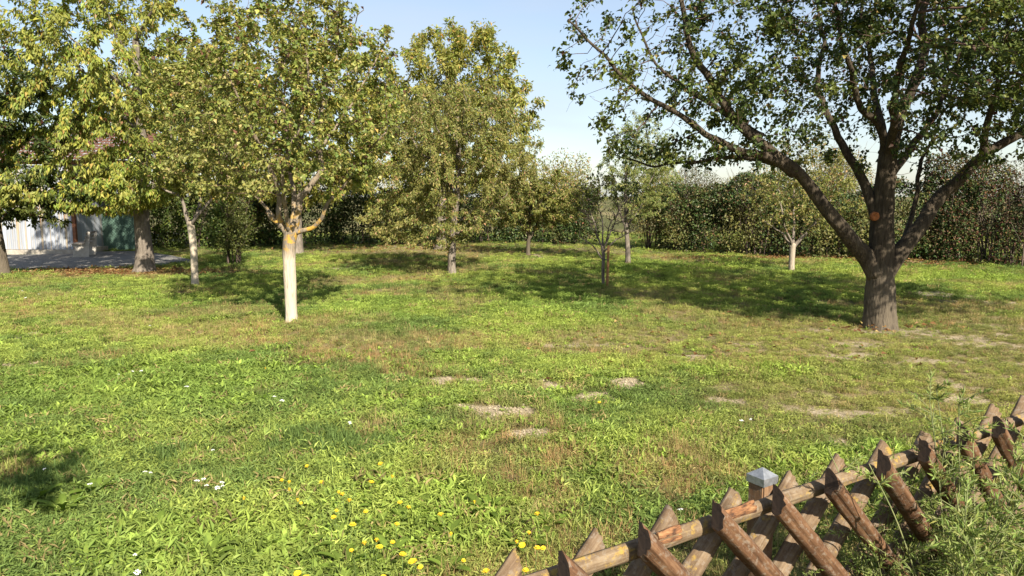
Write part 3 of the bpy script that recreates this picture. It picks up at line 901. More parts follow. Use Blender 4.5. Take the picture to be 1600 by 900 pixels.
# --- sparse young tree tied to a stake
B = tuple(on_z(943, 449)[:2])
make_tree("young_tree", "sparse half bare young tree with fanned grey twigs tied to a stake", B,
          [(L_(B, [(943, 452), (942, 425), (943, 400), (941, 385)]), 0.033, 0.036),
           (L_(B, [(942, 405), (930, 388), (918, 378), (906, 370)]), 0.022, 0.008),
           (L_(B, [(942, 390), (930, 360, -.1), (922, 330, -.2), (905, 288, -.3)]), 0.022, 0.005),
           (L_(B, [(942, 388), (940, 350, .1), (935, 310, .2), (945, 280, .2)]), 0.022, 0.005),
           (L_(B, [(943, 388), (955, 360, .1), (968, 330, .2), (985, 300, .3)]), 0.022, 0.005),
           (L_(B, [(944, 392), (965, 372, -.1), (985, 362, -.2), (1000, 352, -.3)]), 0.02, 0.005),
           (L_(B, [(943, 388), (958, 345, -.3), (975, 310, -.4)]), 0.018, 0.005),
           (L_(B, [(943, 390), (925, 355, .3), (915, 330, .4)]), 0.018, 0.005)],
          [(0.1, 0, 1.75, 0.85, 0.7, 0.75, 3)],
          dict(n=800, size=0.08, aspect=0.55, droop=0.4, spread=0.05, palette=PAL_BIG, turn=0.2),
          n_attr=1500, step=0.085, kill=0.11, influence=0.6, tropism=(0, 0, 0.45), seed=83, zmin=0.95, sides=10, bark=M_BARK_GREY, twig=M_TWIG, tip_r=0.006,
          sparse=lambda p: np.clip(smooth(1.6, 2.3, p[:, 2]) + 0.10, 0, 1))

# --- feathery tree behind it
B = tuple(on_z(981, 411)[:2])
make_tree("willow_tree", "slender feathery pale green tree with a straight grey stem behind the staked sapling", B,
          [(L_(B, [(981, 414), (981, 392), (980, 370), (978, 345), (978, 300), (978, 250)]), 0.085, 0.03),
           (L_(B, [(980, 356), (968, 330), (960, 290), (952, 240)]), 0.03, 0.008),
           (L_(B, [(980, 350), (1000, 320), (1018, 280), (1030, 230)]), 0.03, 0.008),
           (L_(B, [(979, 340), (985, 300, -.4), (990, 240, -.6), (995, 195, -.7)]), 0.028, 0.007),
           (L_(B, [(979, 340), (975, 290, .5), (985, 230, .7)]), 0.028, 0.007)],
          [(0.3, 0, 2.7, 1.25, 1.1, 1.5, 4), (0.3, 0, 3.9, 0.7, 0.7, 0.6, .7)],
          dict(n=14000, size=0.09, aspect=0.25, droop=0.5, spread=0.08, palette=[(3, (0.2, 0.24, 0.07)), (3, (0.27, 0.3, 0.1)), (1, (0.36, 0.35, 0.13))], turn=0.3),
          n_attr=1100, step=0.13, kill=0.2, tropism=(0, 0, 0.4), seed=89, zmin=0.95, sides=12, bark=M_BARK_GREY, twig=M_TWIG_GREY, tip_r=0.0024)

# --- small pale-stemmed tree in front of the hedge
B = tuple(on_z(1237, 424)[:2])
make_tree("orchard_tree", "small tree with short pale forked stem in front of the clipped hedge", B,
          [(L_(B, [(1237, 427), (1237, 410), (1238, 393), (1239, 378)]), 0.072, 0.075),
           (L_(B, [(1238, 386), (1230, 372), (1222, 360), (1205, 350), (1190, 340)]), 0.04, 0.012),
           (L_(B, [(1239, 384), (1252, 370), (1268, 352), (1290, 330), (1305, 300)]), 0.052, 0.014),
           (L_(B, [(1239, 380), (1240, 350, .3), (1240, 300, .6), (1245, 240, .7)]), 0.04, 0.012),
           (L_(B, [(1238, 382), (1225, 340, -.4), (1215, 290, -.6)]), 0.035, 0.012)],
          [(0.15, 0, 2.0, 1.7, 1.4, 1.1, 3), (0.3, 0, 3.0, 1.2, 1.1, 0.7, 1)],
          dict(n=6500, size=0.08, aspect=0.52, droop=0.35, spread=0.1, palette=PAL_FINE, turn=0.4, turn_col=(0.24, 0.2, 0.07)),
          n_attr=1000, step=0.15, kill=0.25, tropism=(0, 0, 0.3), seed=97, zmin=0.85, sides=14, bark=M_BARK_WASH3, limb_bark=M_BARK_GREY, twig=M_TWIG_GREY)

# --- tree just out of the picture behind the camera, whose branch shades the lower left corner
make_tree("orchard_tree", "tree standing beside the camera, only its shadow falls into the lower left corner", (-2.7, -1.4),
          [([(0, 0, 0), (0.02, 0, 1.0), (0.05, 0.05, 2.0), (0.1, 0.1, 2.8)], 0.09, 0.05),
           ([(0.06, 0.05, 1.9), (0.5, 0.9, 2.5), (1.0, 1.9, 3.0), (1.35, 2.6, 3.25)], 0.045, 0.014),
           ([(0.08, 0.08, 2.4), (-0.4, -0.3, 3.0), (-0.8, -0.6, 3.6)], 0.035, 0.012)],
          [(0.95, 1.95, 3.3, 0.85, 0.9, 0.42, 3), (0, 0, 3.5, 1.0, 1.0, 0.8, 2)],
          dict(n=4200, size=0.08, aspect=0.6, droop=0.3, spread=0.12, palette=PAL_PEAR),
          n_attr=700, step=0.14, kill=0.22, seed=101, zmin=2.2, sides=12, bark=M_BARK_GREY)

# ------------------------------------------------------------------ hedges and shrubs
def make_shrubbery(name, label, cat, path, h, thick, n_leaf, size, aspect, palette, seed, uneven=0.3, group=None, mat=None, stems=40, droop=0.2,
                   turn=0.3, turn_col=(0.16, 0.13, 0.05), twig=None, shell=0.5, bottom=0.05):
    """Foliage filling a long or round volume over a ground path, with woody stems inside."""
    rng = np.random.default_rng(seed)
    path = np.array(path, float)
    c0 = path.mean(0)
    seg = np.linalg.norm(np.diff(path, axis=0), axis=1) if len(path) > 1 else np.array([1e-6])
    tot = seg.sum()
    cum = np.concatenate([[0], np.cumsum(seg)])
    root = thing(name, label, cat, (c0[0], c0[1], 0), 0, group)

    def along(s):
        x = np.interp(s, cum, path[:, 0]) if len(path) > 1 else np.full(len(s), path[0, 0])
        y = np.interp(s, cum, path[:, 1]) if len(path) > 1 else np.full(len(s), path[0, 1])
        return x, y
    n = int(n_leaf * 2.3)
    if len(path) > 1:
        s = rng.random(n) * (tot + thick) - thick * 0.5
        over = np.clip(np.abs(s - tot / 2) - tot / 2, 0, None) / (thick * 0.5 + 1e-6)
        x, y = along(np.clip(s, 0, tot))
        t = np.gradient(path, axis=0)[np.clip(np.searchsorted(cum, s) - 1, 0, len(path) - 1)]
        t = t / (np.linalg.norm(t, axis=1)[:, None] + 1e-9)
        e = np.sign(s - tot / 2) * over * thick * 0.5
        lat = (rng.random(n) * 2 - 1)
        lat = np.sign(lat) * np.abs(lat) ** shell
        w = thick * 0.5 * np.sqrt(np.clip(1 - over ** 2, 0, 1))
        zf = rng.random(n) ** 0.8
        nrm = np.stack([-t[:, 1], t[:, 0]], 1)
        bul = 1 + uneven * 1.2 * (fbm(s * 1.3, zf * 2.5, None, seed, 3) - 0.5) * 2
        prof = np.clip(1 - np.clip(zf - 0.72, 0, 1) / 0.28 * 0.55, 0, 1) * (0.82 + 0.18 * np.clip(zf * 4, 0, 1))
        px = x + t[:, 0] * e + nrm[:, 0] * lat * w * bul * prof
        py = y + t[:, 1] * e + nrm[:, 1] * lat * w * bul * prof
        top = h * (1 + uneven * (fbm(s * 0.9 + 5, s * 0, None, seed + 3, 3) - 0.5) * 2 + 0.5 * uneven * (fbm(px * 4, py * 4, None, seed + 8, 2) - 0.5))
        pz = bottom + zf * top
        outx, outy = nrm[:, 0] * lat, nrm[:, 1] * lat
    else:
        u = unit_rand(n, rng); r = rng.random(n) ** 0.45
        bul = 1 + uneven * (fbm(u[:, 0] * 2 + 9, u[:, 1] * 2, u[:, 2] * 2, seed, 3) - 0.5) * 2.4
        px = c0[0] + u[:, 0] * r * bul * thick * 0.5
        py = c0[1] + u[:, 1] * r * bul * thick * 0.5
        pz = bottom + h * 0.5 + u[:, 2] * r * bul * h * 0.5
        outx, outy = u[:, 0], u[:, 1]
    den = fbm(px * 2.0, py * 2.0, pz * 2.0, seed + 31, 3)
    ok = (den + rng.random(n) * 0.3 > 0.60) & (pz > 0.03)
    ix = np.where(ok)[0][:n_leaf]
    px, py, pz, outx, outy = px[ix], py[ix], pz[ix], outx[ix], outy[ix]
    n = len(ix)
    pos = np.stack([px - c0[0], py - c0[1], pz], 1)
    out_ = np.stack([outx, outy, np.full(n, 0.25)], 1)
    d = unit_rand(n, rng) + out_ * 0.6 + np.array([0, 0, -droop])
    up = unit_rand(n, rng) * 0.7 + np.array([0, 0, 0.7]) + out_ * 0.6
    sz = size * (0.6 + 0.7 * rng.random(n))
    v, f, k = leaf_mesh_arrays(pos, d, up, sz, sz * aspect, 0.2, 0.15, False)
    col = pick_colors(n, palette, rng)
    nz = fbm(px * 0.9 + 3, py * 0.9, pz * 0.9, seed + 77, 3)
    tn = smooth(0.5, 0.68, nz)[:, None] * turn
    col = col * (1 - tn) + tn * np.array(turn_col) * (0.8 + 0.4 * rng.random((n, 1)))
    obj("crown", mesh_np("crown", v, f, colors=np.repeat(col, k, 0)), mat or M_LEAF_DARK, root, kind="stuff")
    mb = MB()
    for q in range(stems):
        if len(path) > 1:
            s0 = rng.random() * tot
            x0, y0 = along(np.array([s0])); x0, y0 = x0[0] + rng.normal() * thick * .15, y0[0] + rng.normal() * thick * .15
        else:
            a_ = rng.random() * 6.28; x0, y0 = c0[0] + math.cos(a_) * thick * 0.12, c0[1] + math.sin(a_) * thick * 0.12
        dx, dy = rng.normal(size=2) * thick * 0.2
        hh = h * rng.uniform(0.7, 1.06)
        z0 = float(gz(np.array([x0]), np.array([y0]))[0]) - 0.03
        p = np.array([[x0, y0, z0], [x0 + dx * .25, y0 + dy * .25, hh * .35], [x0 + dx * .7, y0 + dy * .7, hh * .7], [x0 + dx * 1.1, y0 + dy * 1.1, hh]]) - np.array([c0[0], c0[1], 0])
        p = catmull(p, 4)
        mb.tube(p, np.linspace(0.022, 0.004, len(p)), 5)
        for _ in range(4):
            i_ = rng.integers(3, len(p) - 2)
            e_ = p[i_] + np.array([*rng.normal(size=2) * thick * .22, hh * rng.uniform(.1, .3)])
            mb.tube(np.array([p[i_], (p[i_] + e_) / 2 + rng.normal(size=3) * .03, e_]), [0.009, 0.006, 0.003], 3)
    if stems:
        obj("stems", mb.mesh("stems", True), twig or M_TWIG, root, kind="stuff")
    return root


def gp(px, py):
    return tuple(on_z(px, py)[:2])


def back(p, d):
    p = np.array(p); l = np.linalg.norm(p)
    return tuple(p * (l + d) / l)


make_shrubbery("hedge", "dense dark green hedge along the back right behind the small pale stemmed tree", "hedge",
               [back(gp(1062, 395), .7), back(gp(1200, 401), .7), back(gp(1340, 406), .7), back(gp(1470, 411), .7)], 2.45, 1.7, 42000, 0.095, 0.6, PAL_HEDGE + [(1.5, (0.09, 0.06, 0.03)), (1.5, (0.12, 0.10, 0.04))], 201, 0.22, stems=50, turn=0.55, turn_col=(0.22, 0.2, 0.06))
make_shrubbery("hedge", "reddish brown autumn hedge at the right picture edge behind the big tree", "hedge",
               [back(gp(1480, 412), .6), back(gp(1580, 417), .6), back(gp(1760, 424), .6)], 2.75, 1.5, 27000, 0.085, 0.55, PAL_RED + PAL_HEDGE, 203, 0.3, stems=40, turn=0.3, turn_col=(0.11, 0.085, 0.04))
make_shrubbery("hedge", "dark shaded hedge along the back between the walnut and the far left shrubs", "hedge",
               [back(gp(395, 386), .5), back(gp(520, 383), .5), back(gp(690, 381), .5), back(gp(800, 380), .5)], 2.6, 1.8, 26000, 0.13, 0.55, PAL_HEDGE, 205, 0.25, stems=50, turn=0.15)
make_shrubbery("hedge", "green hedge behind the small bushy tree, ending at the gap", "hedge",
               [back(gp(800, 380), .6), back(gp(905, 381), .6)], 2.3, 1.6, 12000, 0.11, 0.55, PAL_HEDGE, 207, 0.3, stems=24, turn=0.3)
make_shrubbery("hedge", "leafy green hedge between the thick cherry trunk and the slim white stem", "hedge",
               [back(gp(228, 389), .6), back(gp(300, 388), .6), back(gp(400, 386), .6)], 2.5, 1.7, 15000, 0.13, 0.55, [(3, (0.05, 0.08, 0.018)), (3, (0.085, 0.12, 0.025)), (2, (0.13, 0.15, 0.03))], 209, 0.3, stems=24, turn=0.3)
make_shrubbery("shrub", "yellow green bushy shrub right of the feathery tree", "shrub", [back(gp(1022, 392), .9)], 3.2, 2.3, 9000, 0.085, 0.45, PAL_YELLOW, 211, 0.35, mat=M_LEAF, stems=16, turn=0.5, turn_col=(0.2, 0.17, 0.07))
make_shrubbery("shrub", "tall greyish twiggy shrub rising behind the left end of the hedge", "shrub", [back(gp(1085, 393), 2.2)], 3.1, 2.8, 10000, 0.08, 0.4, [(2, (0.12, 0.12, 0.05)), (2, (0.13, 0.105, 0.06)), (1, (0.08, 0.10, 0.035))], 213, 0.35, mat=M_LEAF, stems=12, twig=M_TWIG_GREY, turn=0.4)
make_shrubbery("shrub", "tall yellow brown shrub standing behind the hedge left of the big tree", "shrub", [back(gp(1300, 402), 2.6)], 3.8, 2.6, 11000, 0.085, 0.5, PAL_YELLOW, 215, 0.35, mat=M_LEAF, stems=26, turn=0.7, turn_col=(0.24, 0.15, 0.05), twig=M_TWIG_GREY)
make_shrubbery("shrub", "tall yellow green shrub standing behind the middle of the hedge", "shrub", [back(gp(1190, 399), 2.2)], 2.9, 3.2, 10000, 0.085, 0.5, PAL_YELLOW, 216, 0.35, mat=M_LEAF, stems=20, turn=0.5, turn_col=(0.2, 0.17, 0.05))
make_shrubbery("shrub", "thin purplish twiggy shrub above the reddish hedge at the right edge", "shrub", [back(gp(1555, 415), 2.0)], 3.2, 3.2, 8000, 0.075, 0.45, [(2, (0.09, 0.06, 0.04)), (2, (0.08, 0.085, 0.035)), (1, (0.12, 0.085, 0.05))], 217, 0.4, mat=M_LEAF, stems=14, twig=M_TWIG_GREY, turn=0.3)
make_shrubbery("shrub", "yellow green shrub behind the small bushy tree, left of the gap", "shrub", [back(gp(885, 383), 2.5)], 3.6, 3.0, 8000, 0.11, 0.5, PAL_YELLOW, 219, 0.35, mat=M_LEAF, stems=16, turn=0.4, turn_col=(0.24, 0.22, 0.05))
make_shrubbery("shrub", "low upright leafy bush standing on the lawn between the two white stems", "shrub", [gp(366, 413)], 2.0, 1.5, 7000, 0.075, 0.5, [(3, (0.05, 0.085, 0.018)), (3, (0.085, 0.12, 0.025)), (1, (0.14, 0.15, 0.03))], 221, 0.4, mat=M_LEAF, stems=16, turn=0.3, bottom=0.1)

# ------------------------------------------------------------------ stake
c = on_z(946, 450)
mb = MB()
for k in range(1):
    p = np.array([[0, 0, -0.05], [0.004, 0, 0.35], [0.012, 0.0, 0.92]])
    mb.tube(catmull(p, 5), [0.028] * 11, 12, 0.08, 3)
M_STAKE = simple_material("stake_wood", [(0.3, (0.16, 0.075, 0.025)), (0.55, (0.27, 0.135, 0.05)), (0.75, (0.36, 0.21, 0.09))], 20, 0.8, 0.4, (1, 1, 0.12))
st = obj("wooden_stake", mb.mesh("wooden_stake", True), M_STAKE, None, (c[0] + 0.03, c[1] - 0.07, 0.0), label="orange brown round wooden stake beside the sparse young tree", category="stake")
mb = MB()
a = np.linspace(0, 2 * np.pi, 17)
mb.tube(np.c_[0.055 * np.cos(a) - 0.02, 0.10 * np.sin(a) + 0.06, 0.62 + 0 * a], 0.008, 5, cap=False)
obj("tie", mb.mesh("tie", True), simple_material("tie_rubber", [(0.4, (0.02, 0.02, 0.02)), (0.6, (0.05, 0.05, 0.045))], 20, 0.6, 0), st)

# ------------------------------------------------------------------ shed, bench, screen fence
M_METAL = None
m, ns, ln, out = mat_new("painted_corrugated_metal")
tcn = N(ns, "TexCoord"); mp = N(ns, "Mapping"); mp.inputs["Scale"].default_value = (7, 7, 0.22)
n1 = N(ns, "TexNoise", Scale=1.6, Detail=5.0, Roughness=0.6); ln.new(tcn.outputs["Object"], mp.inputs["Vector"]); ln.new(mp.outputs[0], n1.inputs["Vector"])
r1 = ramp(ns, [(0.30, (0.22, 0.10, 0.05)), (0.40, (0.40, 0.34, 0.24)), (0.47, (0.27, 0.29, 0.33)), (0.7, (0.42, 0.45, 0.50))]); ln.new(n1.outputs[0], r1.inputs[0])
bs = N(ns, "BsdfPrincipled", Roughness=0.45, Metallic=0.15); ln.new(r1.outputs[0], bs.inputs["Base Color"]); ln.new(bs.outputs[0], out.inputs["Surface"])
M_METAL = m
M_CONC = simple_material("concrete", [(0.3, (0.24, 0.21, 0.17)), (0.7, (0.42, 0.38, 0.32))], 10, 0.9, 0.4)
M_RUST = simple_material("rusty_steel", [(0.3, (0.10, 0.035, 0.015)), (0.7, (0.26, 0.10, 0.04))], 14, 0.8, 0.3)
M_TILE = simple_material("clay_tile", [(0.3, (0.07, 0.03, 0.02)), (0.7, (0.14, 0.06, 0.04))], 6, 0.85, 0.3)
SY = on_z(115, 397)[1]
SXR = at_y(118, 396, SY)[0]
shed = thing("shed", "pale corrugated metal shed with red tiled roof at the left edge", "shed", (SXR, SY, 0))
mb = MB(); mb.box((-3.0, 1.5, 0.06), (6.3, 3.3, 0.2)); obj("foundation", mb.mesh("foundation"), M_CONC, shed)
sheet_w = 0.82
xs = np.linspace(0, sheet_w + 0.03, 56)
prof = 0.018 * np.clip(np.sin(xs / 0.137 * 2 * np.pi) * 2.2, -1, 1)
vv, ff = [], []
for i, (x, y) in enumerate(zip(xs, prof)):
    vv += [(x, y - 0.0015, 0.17), (x, y - 0.0015, 3.0)]
for i in range(len(xs) - 1):
    ff.append([2 * i, 2 * i + 2, 2 * i + 3, 2 * i + 1])
sheet_me = mesh_np("metal_sheet", np.array(vv), np.array(ff), shade_smooth=False)
sheet_me.materials.append(M_METAL)
for k in range(7):
    o = obj("metal_sheet", sheet_me, None, shed, (-sheet_w * (k + 1) - 0.02, -0.03 - 0.004 * (k % 2), 0))
side_me = mesh_np("side_wall", np.array([(0, 0, .17), (0, 2.9, .17), (0, 2.9, 3.9), (0, 0, 3.0), (.05, 0, .17), (.05, 2.9, .17), (.05, 2.9, 3.9), (.05, 0, 3.0)]),
                  np.array([[0, 3, 2, 1], [4, 5, 6, 7], [0, 4, 7, 3], [1, 2, 6, 5], [3, 7, 6, 2], [0, 1, 5, 4]]))
obj("side_wall", side_me, M_METAL, shed, (-0.06, 0.02, 0))
mb = MB(); mb.box((0.07, -0.06, 1.6), (0.1, 0.1, 3.2)); obj("corner_post", mb.mesh("corner_post"), M_RUST, shed)
mb = MB(); mb.box((-2.0, -0.06, 3.1), (8.2, 0.1, 0.14)); obj("eave_beam", mb.mesh("eave_beam"), M_RUST, shed)
# roof: courses of curved tiles
tx = np.linspace(0, 8.6, 240)
ty = 0.03 * np.abs(np.sin(tx / 0.22 * np.pi))
for k in range(10):
    y0, z0 = -0.35 + k * 0.33, 3.16 + k * 0.115
    y1, z1 = y0 + 0.38, z0 + 0.105
    v = np.concatenate([np.c_[tx - 6.3, np.full(240, y0), z0 + ty + 0.03], np.c_[tx - 6.3, np.full(240, y1), z1 + ty], np.c_[tx - 6.3, np.full(240, y0), z0 + ty]])
    i = np.arange(239)
    f = np.concatenate([np.stack([i, i + 1, i + 241, i + 240], 1), np.stack([i + 480, i + 481, i + 1, i], 1)])
    obj("roof_tile_course", mesh_np("roof_tile_course", v, f), M_TILE, shed)

M_BENCHW = simple_material("weathered_white_wood", [(0.3, (0.16, 0.13, 0.10)), (0.6, (0.34, 0.30, 0.25))], 12, 0.8, 0.3, (0.2, 1, 1))
M_CONC2 = simple_material("pale_bench_concrete", [(0.3, (0.32, 0.29, 0.25)), (0.7, (0.48, 0.45, 0.4))], 14, 0.9, 0.3)
bc = on_z(131, 401)
bench = thing("park_bench", "weathered slatted bench beside the rusty shed post", "bench", (bc[0], bc[1], 0.02), math.radians(-72))
for sx in (-0.5, 0.5):
    v = np.array([(0, -.22, 0), (0, .26, 0), (0, .34, .80), (0, .27, .82), (0, .16, .42), (0, -.20, .42), (0, -.20, .36), (0, -.12, .33)])
    v2 = np.concatenate([v + [sx - .035, 0, 0], v + [sx + .035, 0, 0]])
    me = bpy.data.meshes.new("end_support")
    me.from_pydata([tuple(p) for p in v2], [], [tuple(range(7, -1, -1)), tuple(range(8, 16))] + [(i, (i + 1) % 8, (i + 1) % 8 + 8, i + 8) for i in range(8)])
    obj("end_support", me, M_CONC2, bench)
for k in range(4):
    mb = MB(); mb.box((0, -.16 + k * .095, .437), (1.3, .075, .03)); obj("seat_slat", mb.mesh("seat_slat"), M_BENCHW, bench)
for k in range(3):
    mb = MB(); mb.box((0, .185 + k * .036, .53 + k * .115), (1.3, .026, .085), Euler((-0.25, 0, 0))); obj("back_slat", mb.mesh("back_slat"), M_BENCHW, bench)

# green screened wire fence
FY = on_z(178, 391)[1]
fx0, fx1 = at_y(118, 390, FY)[0], at_y(232, 390, FY)[0]
wf = thing("screen_fence", "green screened wire mesh fence with grey pipe posts behind the bench", "fence", (fx0, FY, 0))
W_ = fx1 - fx0
M_GREEN = simple_material("green_screen_fabric", [(0.3, (0.05, 0.105, 0.075)), (0.7, (0.08, 0.145, 0.11))], 3, 0.8, 0.15)
M_PIPE = simple_material("galvanised_pipe", [(0.3, (0.45, 0.46, 0.47)), (0.7, (0.62, 0.63, 0.64))], 10, 0.45, 0.1, metallic=0.4)
sx_ = np.linspace(0, W_, 40); sz_ = np.linspace(0.0, 1.36, 12)
SX, SZ = np.meshgrid(sx_, sz_)
SYY = 0.02 + 0.02 * (fbm(SX * 3, SZ * 3, None, 5, 3) - 0.5)
v = np.stack([SX.ravel(), SYY.ravel(), SZ.ravel()], 1)
i = (np.arange(11)[:, None] * 40 + np.arange(39)[None]).ravel()
sf = mesh_np("screen_fabric", v, np.stack([i, i + 1, i + 41, i + 40], 1), shade_smooth=True)
o = obj("screen_fabric", sf, M_GREEN, wf)
mb = MB()
for k in np.arange(-1.36, W_, 0.105):
    for sgn in (1, -1):
        a0, a1 = k, k + 1.36
        z0, z1 = (0, 1.36) if sgn > 0 else (1.36, 0)
        t0, t1 = max(0, (0 - a0) / 1.36), min(1, (W_ - a0) / 1.36)
        if t1 > t0:
            mb.tube(np.array([[a0 + 1.36 * t0, -0.01 - .004 * sgn, z0 + (z1 - z0) * t0], [a0 + 1.36 * t1, -0.01 - .004 * sgn, z0 + (z1 - z0) * t1]]), 0.0032, 3)
obj("wire_mesh", mb.mesh("wire_mesh"), simple_material("green_wire", [(0.3, (0.08, 0.15, 0.11)), (0.7, (0.13, 0.2, 0.16))], 9, 0.6, 0), wf, kind="stuff")
for x in (at_y(143, 390, FY)[0] - fx0, at_y(228, 390, FY)[0] - fx0):
    mb = MB(); mb.tube(np.array([[x, -0.05, -0.05], [x, -0.05, 0.7], [x, -0.05, 1.47]]), 0.03, 10); obj("pipe_post", mb.mesh("pipe_post", True), M_PIPE, wf)

# ------------------------------------------------------------------ crossed-picket fence in the right foreground
HF = 1.0
k0 = at_y(868, 862, 1.0)
Z0 = None
p0 = on_z(868, 862, HF)
p8 = on_z(1553, 646, HF)
S_DIR = (p8 - p0) / np.linalg.norm(p8 - p0)
STEP = float(np.linalg.norm(p8 - p0)) / 8.0
N_DIR = np.array([S_DIR[1], -S_DIR[0], 0.0])
fence = thing("picket_fence", "weathered brown crossed picket fence with metal capped post in the right foreground", "fence", (p0[0], p0[1], 0), math.atan2(S_DIR[1], S_DIR[0]))


def wood_material(name, stops, lichen=0.0, gscale=1.0, seed=0.0):
    m, ns, ln, out = mat_new(name)
    tcn = N(ns, "TexCoord"); oi = N(ns, "ObjectInfo")
    ofs = N(ns, "VectorMath", operation='SCALE'); ofs.inputs[0].default_value = (3.1, 1.7, 2.3)
    mlt = N(ns, "Math", operation='MULTIPLY'); mlt.inputs[1].default_value = 20.0
    ln.new(oi.outputs["Random"], mlt.inputs[0]); ln.new(mlt.outputs[0], ofs.inputs["Scale"])
    add = N(ns, "VectorMath", operation='ADD'); ln.new(tcn.outputs["Object"], add.inputs[0]); ln.new(ofs.outputs[0], add.inputs[1])
    mp = N(ns, "Mapping"); mp.inputs["Scale"].default_value = (0.07, 1, 1); ln.new(add.outputs[0], mp.inputs["Vector"])
    n1 = N(ns, "TexNoise", Scale=90.0 * gscale, Detail=6.0, Roughness=0.65); n2 = N(ns, "TexNoise", Scale=12.0, Detail=6.0, Roughness=0.7)
    n3 = N(ns, "TexNoise", Scale=45.0, Detail=5.0, Roughness=0.7)
    ln.new(mp.outputs[0], n1.inputs["Vector"]); ln.new(add.outputs[0], n2.inputs["Vector"]); ln.new(add.outputs[0], n3.inputs["Vector"])
    ad = N(ns, "Math", operation='MULTIPLY_ADD'); ad.inputs[1].default_value = 0.55; ln.new(n1.outputs[0], ad.inputs[0])
    h2 = N(ns, "Math", operation='MULTIPLY'); h2.inputs[1].default_value = 0.45; ln.new(n2.outputs[0], h2.inputs[0]); ln.new(h2.outputs[0], ad.inputs[2])
    r = ramp(ns, stops); ln.new(ad.outputs[0], r.inputs[0])
    col = r.outputs[0]
    # grey weathered speckle
    wr = N(ns, "MapRange"); wr.inputs[1].default_value = 0.52; wr.inputs[2].default_value = 0.62; wr.inputs[4].default_value = 0.55
    ln.new(n3.outputs[0], wr.inputs[0])
    mx = N(ns, "Mix", data_type='RGBA'); mx.inputs["B"].default_value = (0.21, 0.175, 0.135, 1)
    ln.new(wr.outputs[0], mx.inputs["Factor"]); ln.new(col, mx.inputs["A"]); col = mx.outputs["Result"]
    if lichen:
        n4 = N(ns, "TexNoise", Scale=17.0, Detail=6.0, Roughness=0.75); ln.new(add.outputs[0], n4.inputs["Vector"])
        lr = N(ns, "MapRange"); lr.inputs[1].default_value = 0.60 - 0.1 * lichen; lr.inputs[2].default_value = 0.68 - 0.1 * lichen; lr.inputs[4].default_value = 0.75
        ln.new(n4.outputs[0], lr.inputs[0])
        mx = N(ns, "Mix", data_type='RGBA'); mx.inputs["B"].default_value = (0.32, 0.21, 0.04, 1)
        ln.new(lr.outputs[0], mx.inputs["Factor"]); ln.new(col, mx.inputs["A"]); col = mx.outputs["Result"]
    bs = N(ns, "BsdfPrincipled", Roughness=0.82); bs.inputs["Specular IOR Level"].default_value = 0.25
    ln.new(col, bs.inputs["Base Color"])
    b = N(ns, "Bump", Strength=0.8, Distance=0.006); ln.new(ad.outputs[0], b.inputs["Height"]); ln.new(b.outputs[0], bs.inputs["Normal"])
    ln.new(bs.outputs[0], out.inputs["Surface"])
    return m


M_WOODF = wood_material("brown_stained_wood", [(0.3, (0.035, 0.016, 0.008)), (0.5, (0.105, 0.052, 0.025)), (0.7, (0.20, 0.115, 0.06))])
M_WOODB = wood_material("weathered_wood", [(0.3, (0.05, 0.03, 0.018)), (0.5, (0.135, 0.088, 0.05)), (0.7, (0.24, 0.18, 0.115))], lichen=0.25)
M_WOODR = wood_material("lichen_rail_wood", [(0.3, (0.05, 0.032, 0.018)), (0.5, (0.14, 0.095, 0.055)), (0.7, (0.25, 0.19, 0.12))], lichen=0.55)
M_CUT = simple_material("dark_cut_wood", [(0.3, (0.02, 0.012, 0.008)), (0.7, (0.06, 0.036, 0.022))], 40, 0.9, 0.3)
M_ROT = simple_material("rotten_orange_wood", [(0.36, (0.05, 0.022, 0.010)), (0.5, (0.20, 0.088, 0.034)), (0.68, (0.31, 0.17, 0.075))], 70, 0.9, 1.0, (0.3, 1, 1))


def halfround(name, length, R, a_s, c_s, seed, vertical_cut=True, depth=1.45, mats=None, rough=0.05):
    """Half-round rail: x along its axis from the upper end, y across in the fence plane, z towards the viewer. Ends cut vertically."""
    phi = np.linspace(0, np.pi, 13)
    ny_ = 26
    tl = np.linspace(0, length, ny_)
    T, PH = np.meshgrid(tl, phi, indexing='ij')
    n = fbm(T * 9 + seed, np.cos(PH) * 1.8, np.sin(PH) * 1.8, seed, 3) - 0.5
    groove = np.where(vnoise(T * 1.2 + seed, PH * 5, None, seed + 4) > 0.66, -1.6, 0.3)
    rr = R * (1 + rough * 2.2 * n + rough * groove)
    y = rr * np.cos(PH); z = rr * depth * np.sin(PH)
    sh = -(c_s * y) / a_s if vertical_cut else 0 * y
    x = T + sh * np.where(T < length * 0.5, 1.0, 1.0)
    v = np.stack([x, y, z], -1).reshape(-1, 3)
    m_ = len(phi)
    i = (np.arange(ny_ - 1)[:, None] * m_ + np.arange(m_ - 1)[None]).ravel()
    q = np.stack([i, i + 1, i + m_ + 1, i + m_], 1)
    k_ = np.arange(ny_ - 1) * m_
    qb = np.stack([k_ + m_ - 1, k_, k_ + m_, k_ + 2 * m_ - 1], 1)
    me = bpy.data.meshes.new(name)
    caps = [tuple(range(m_ - 1, -1, -1)), tuple(range((ny_ - 1) * m_, ny_ * m_))]
    me.from_pydata([tuple(p) for p in v], [], [tuple(int(t) for t in f) for f in np.concatenate([q, qb])] + caps)
    for mt in mats:
        me.materials.append(mt)
    nq = len(q)
    for pi, p in enumerate(me.polygons):
        p.use_smooth = pi < nq
        p.material_index = 1 if pi >= nq + len(qb) and len(mats) > 1 else 0
    me.update()
    return me


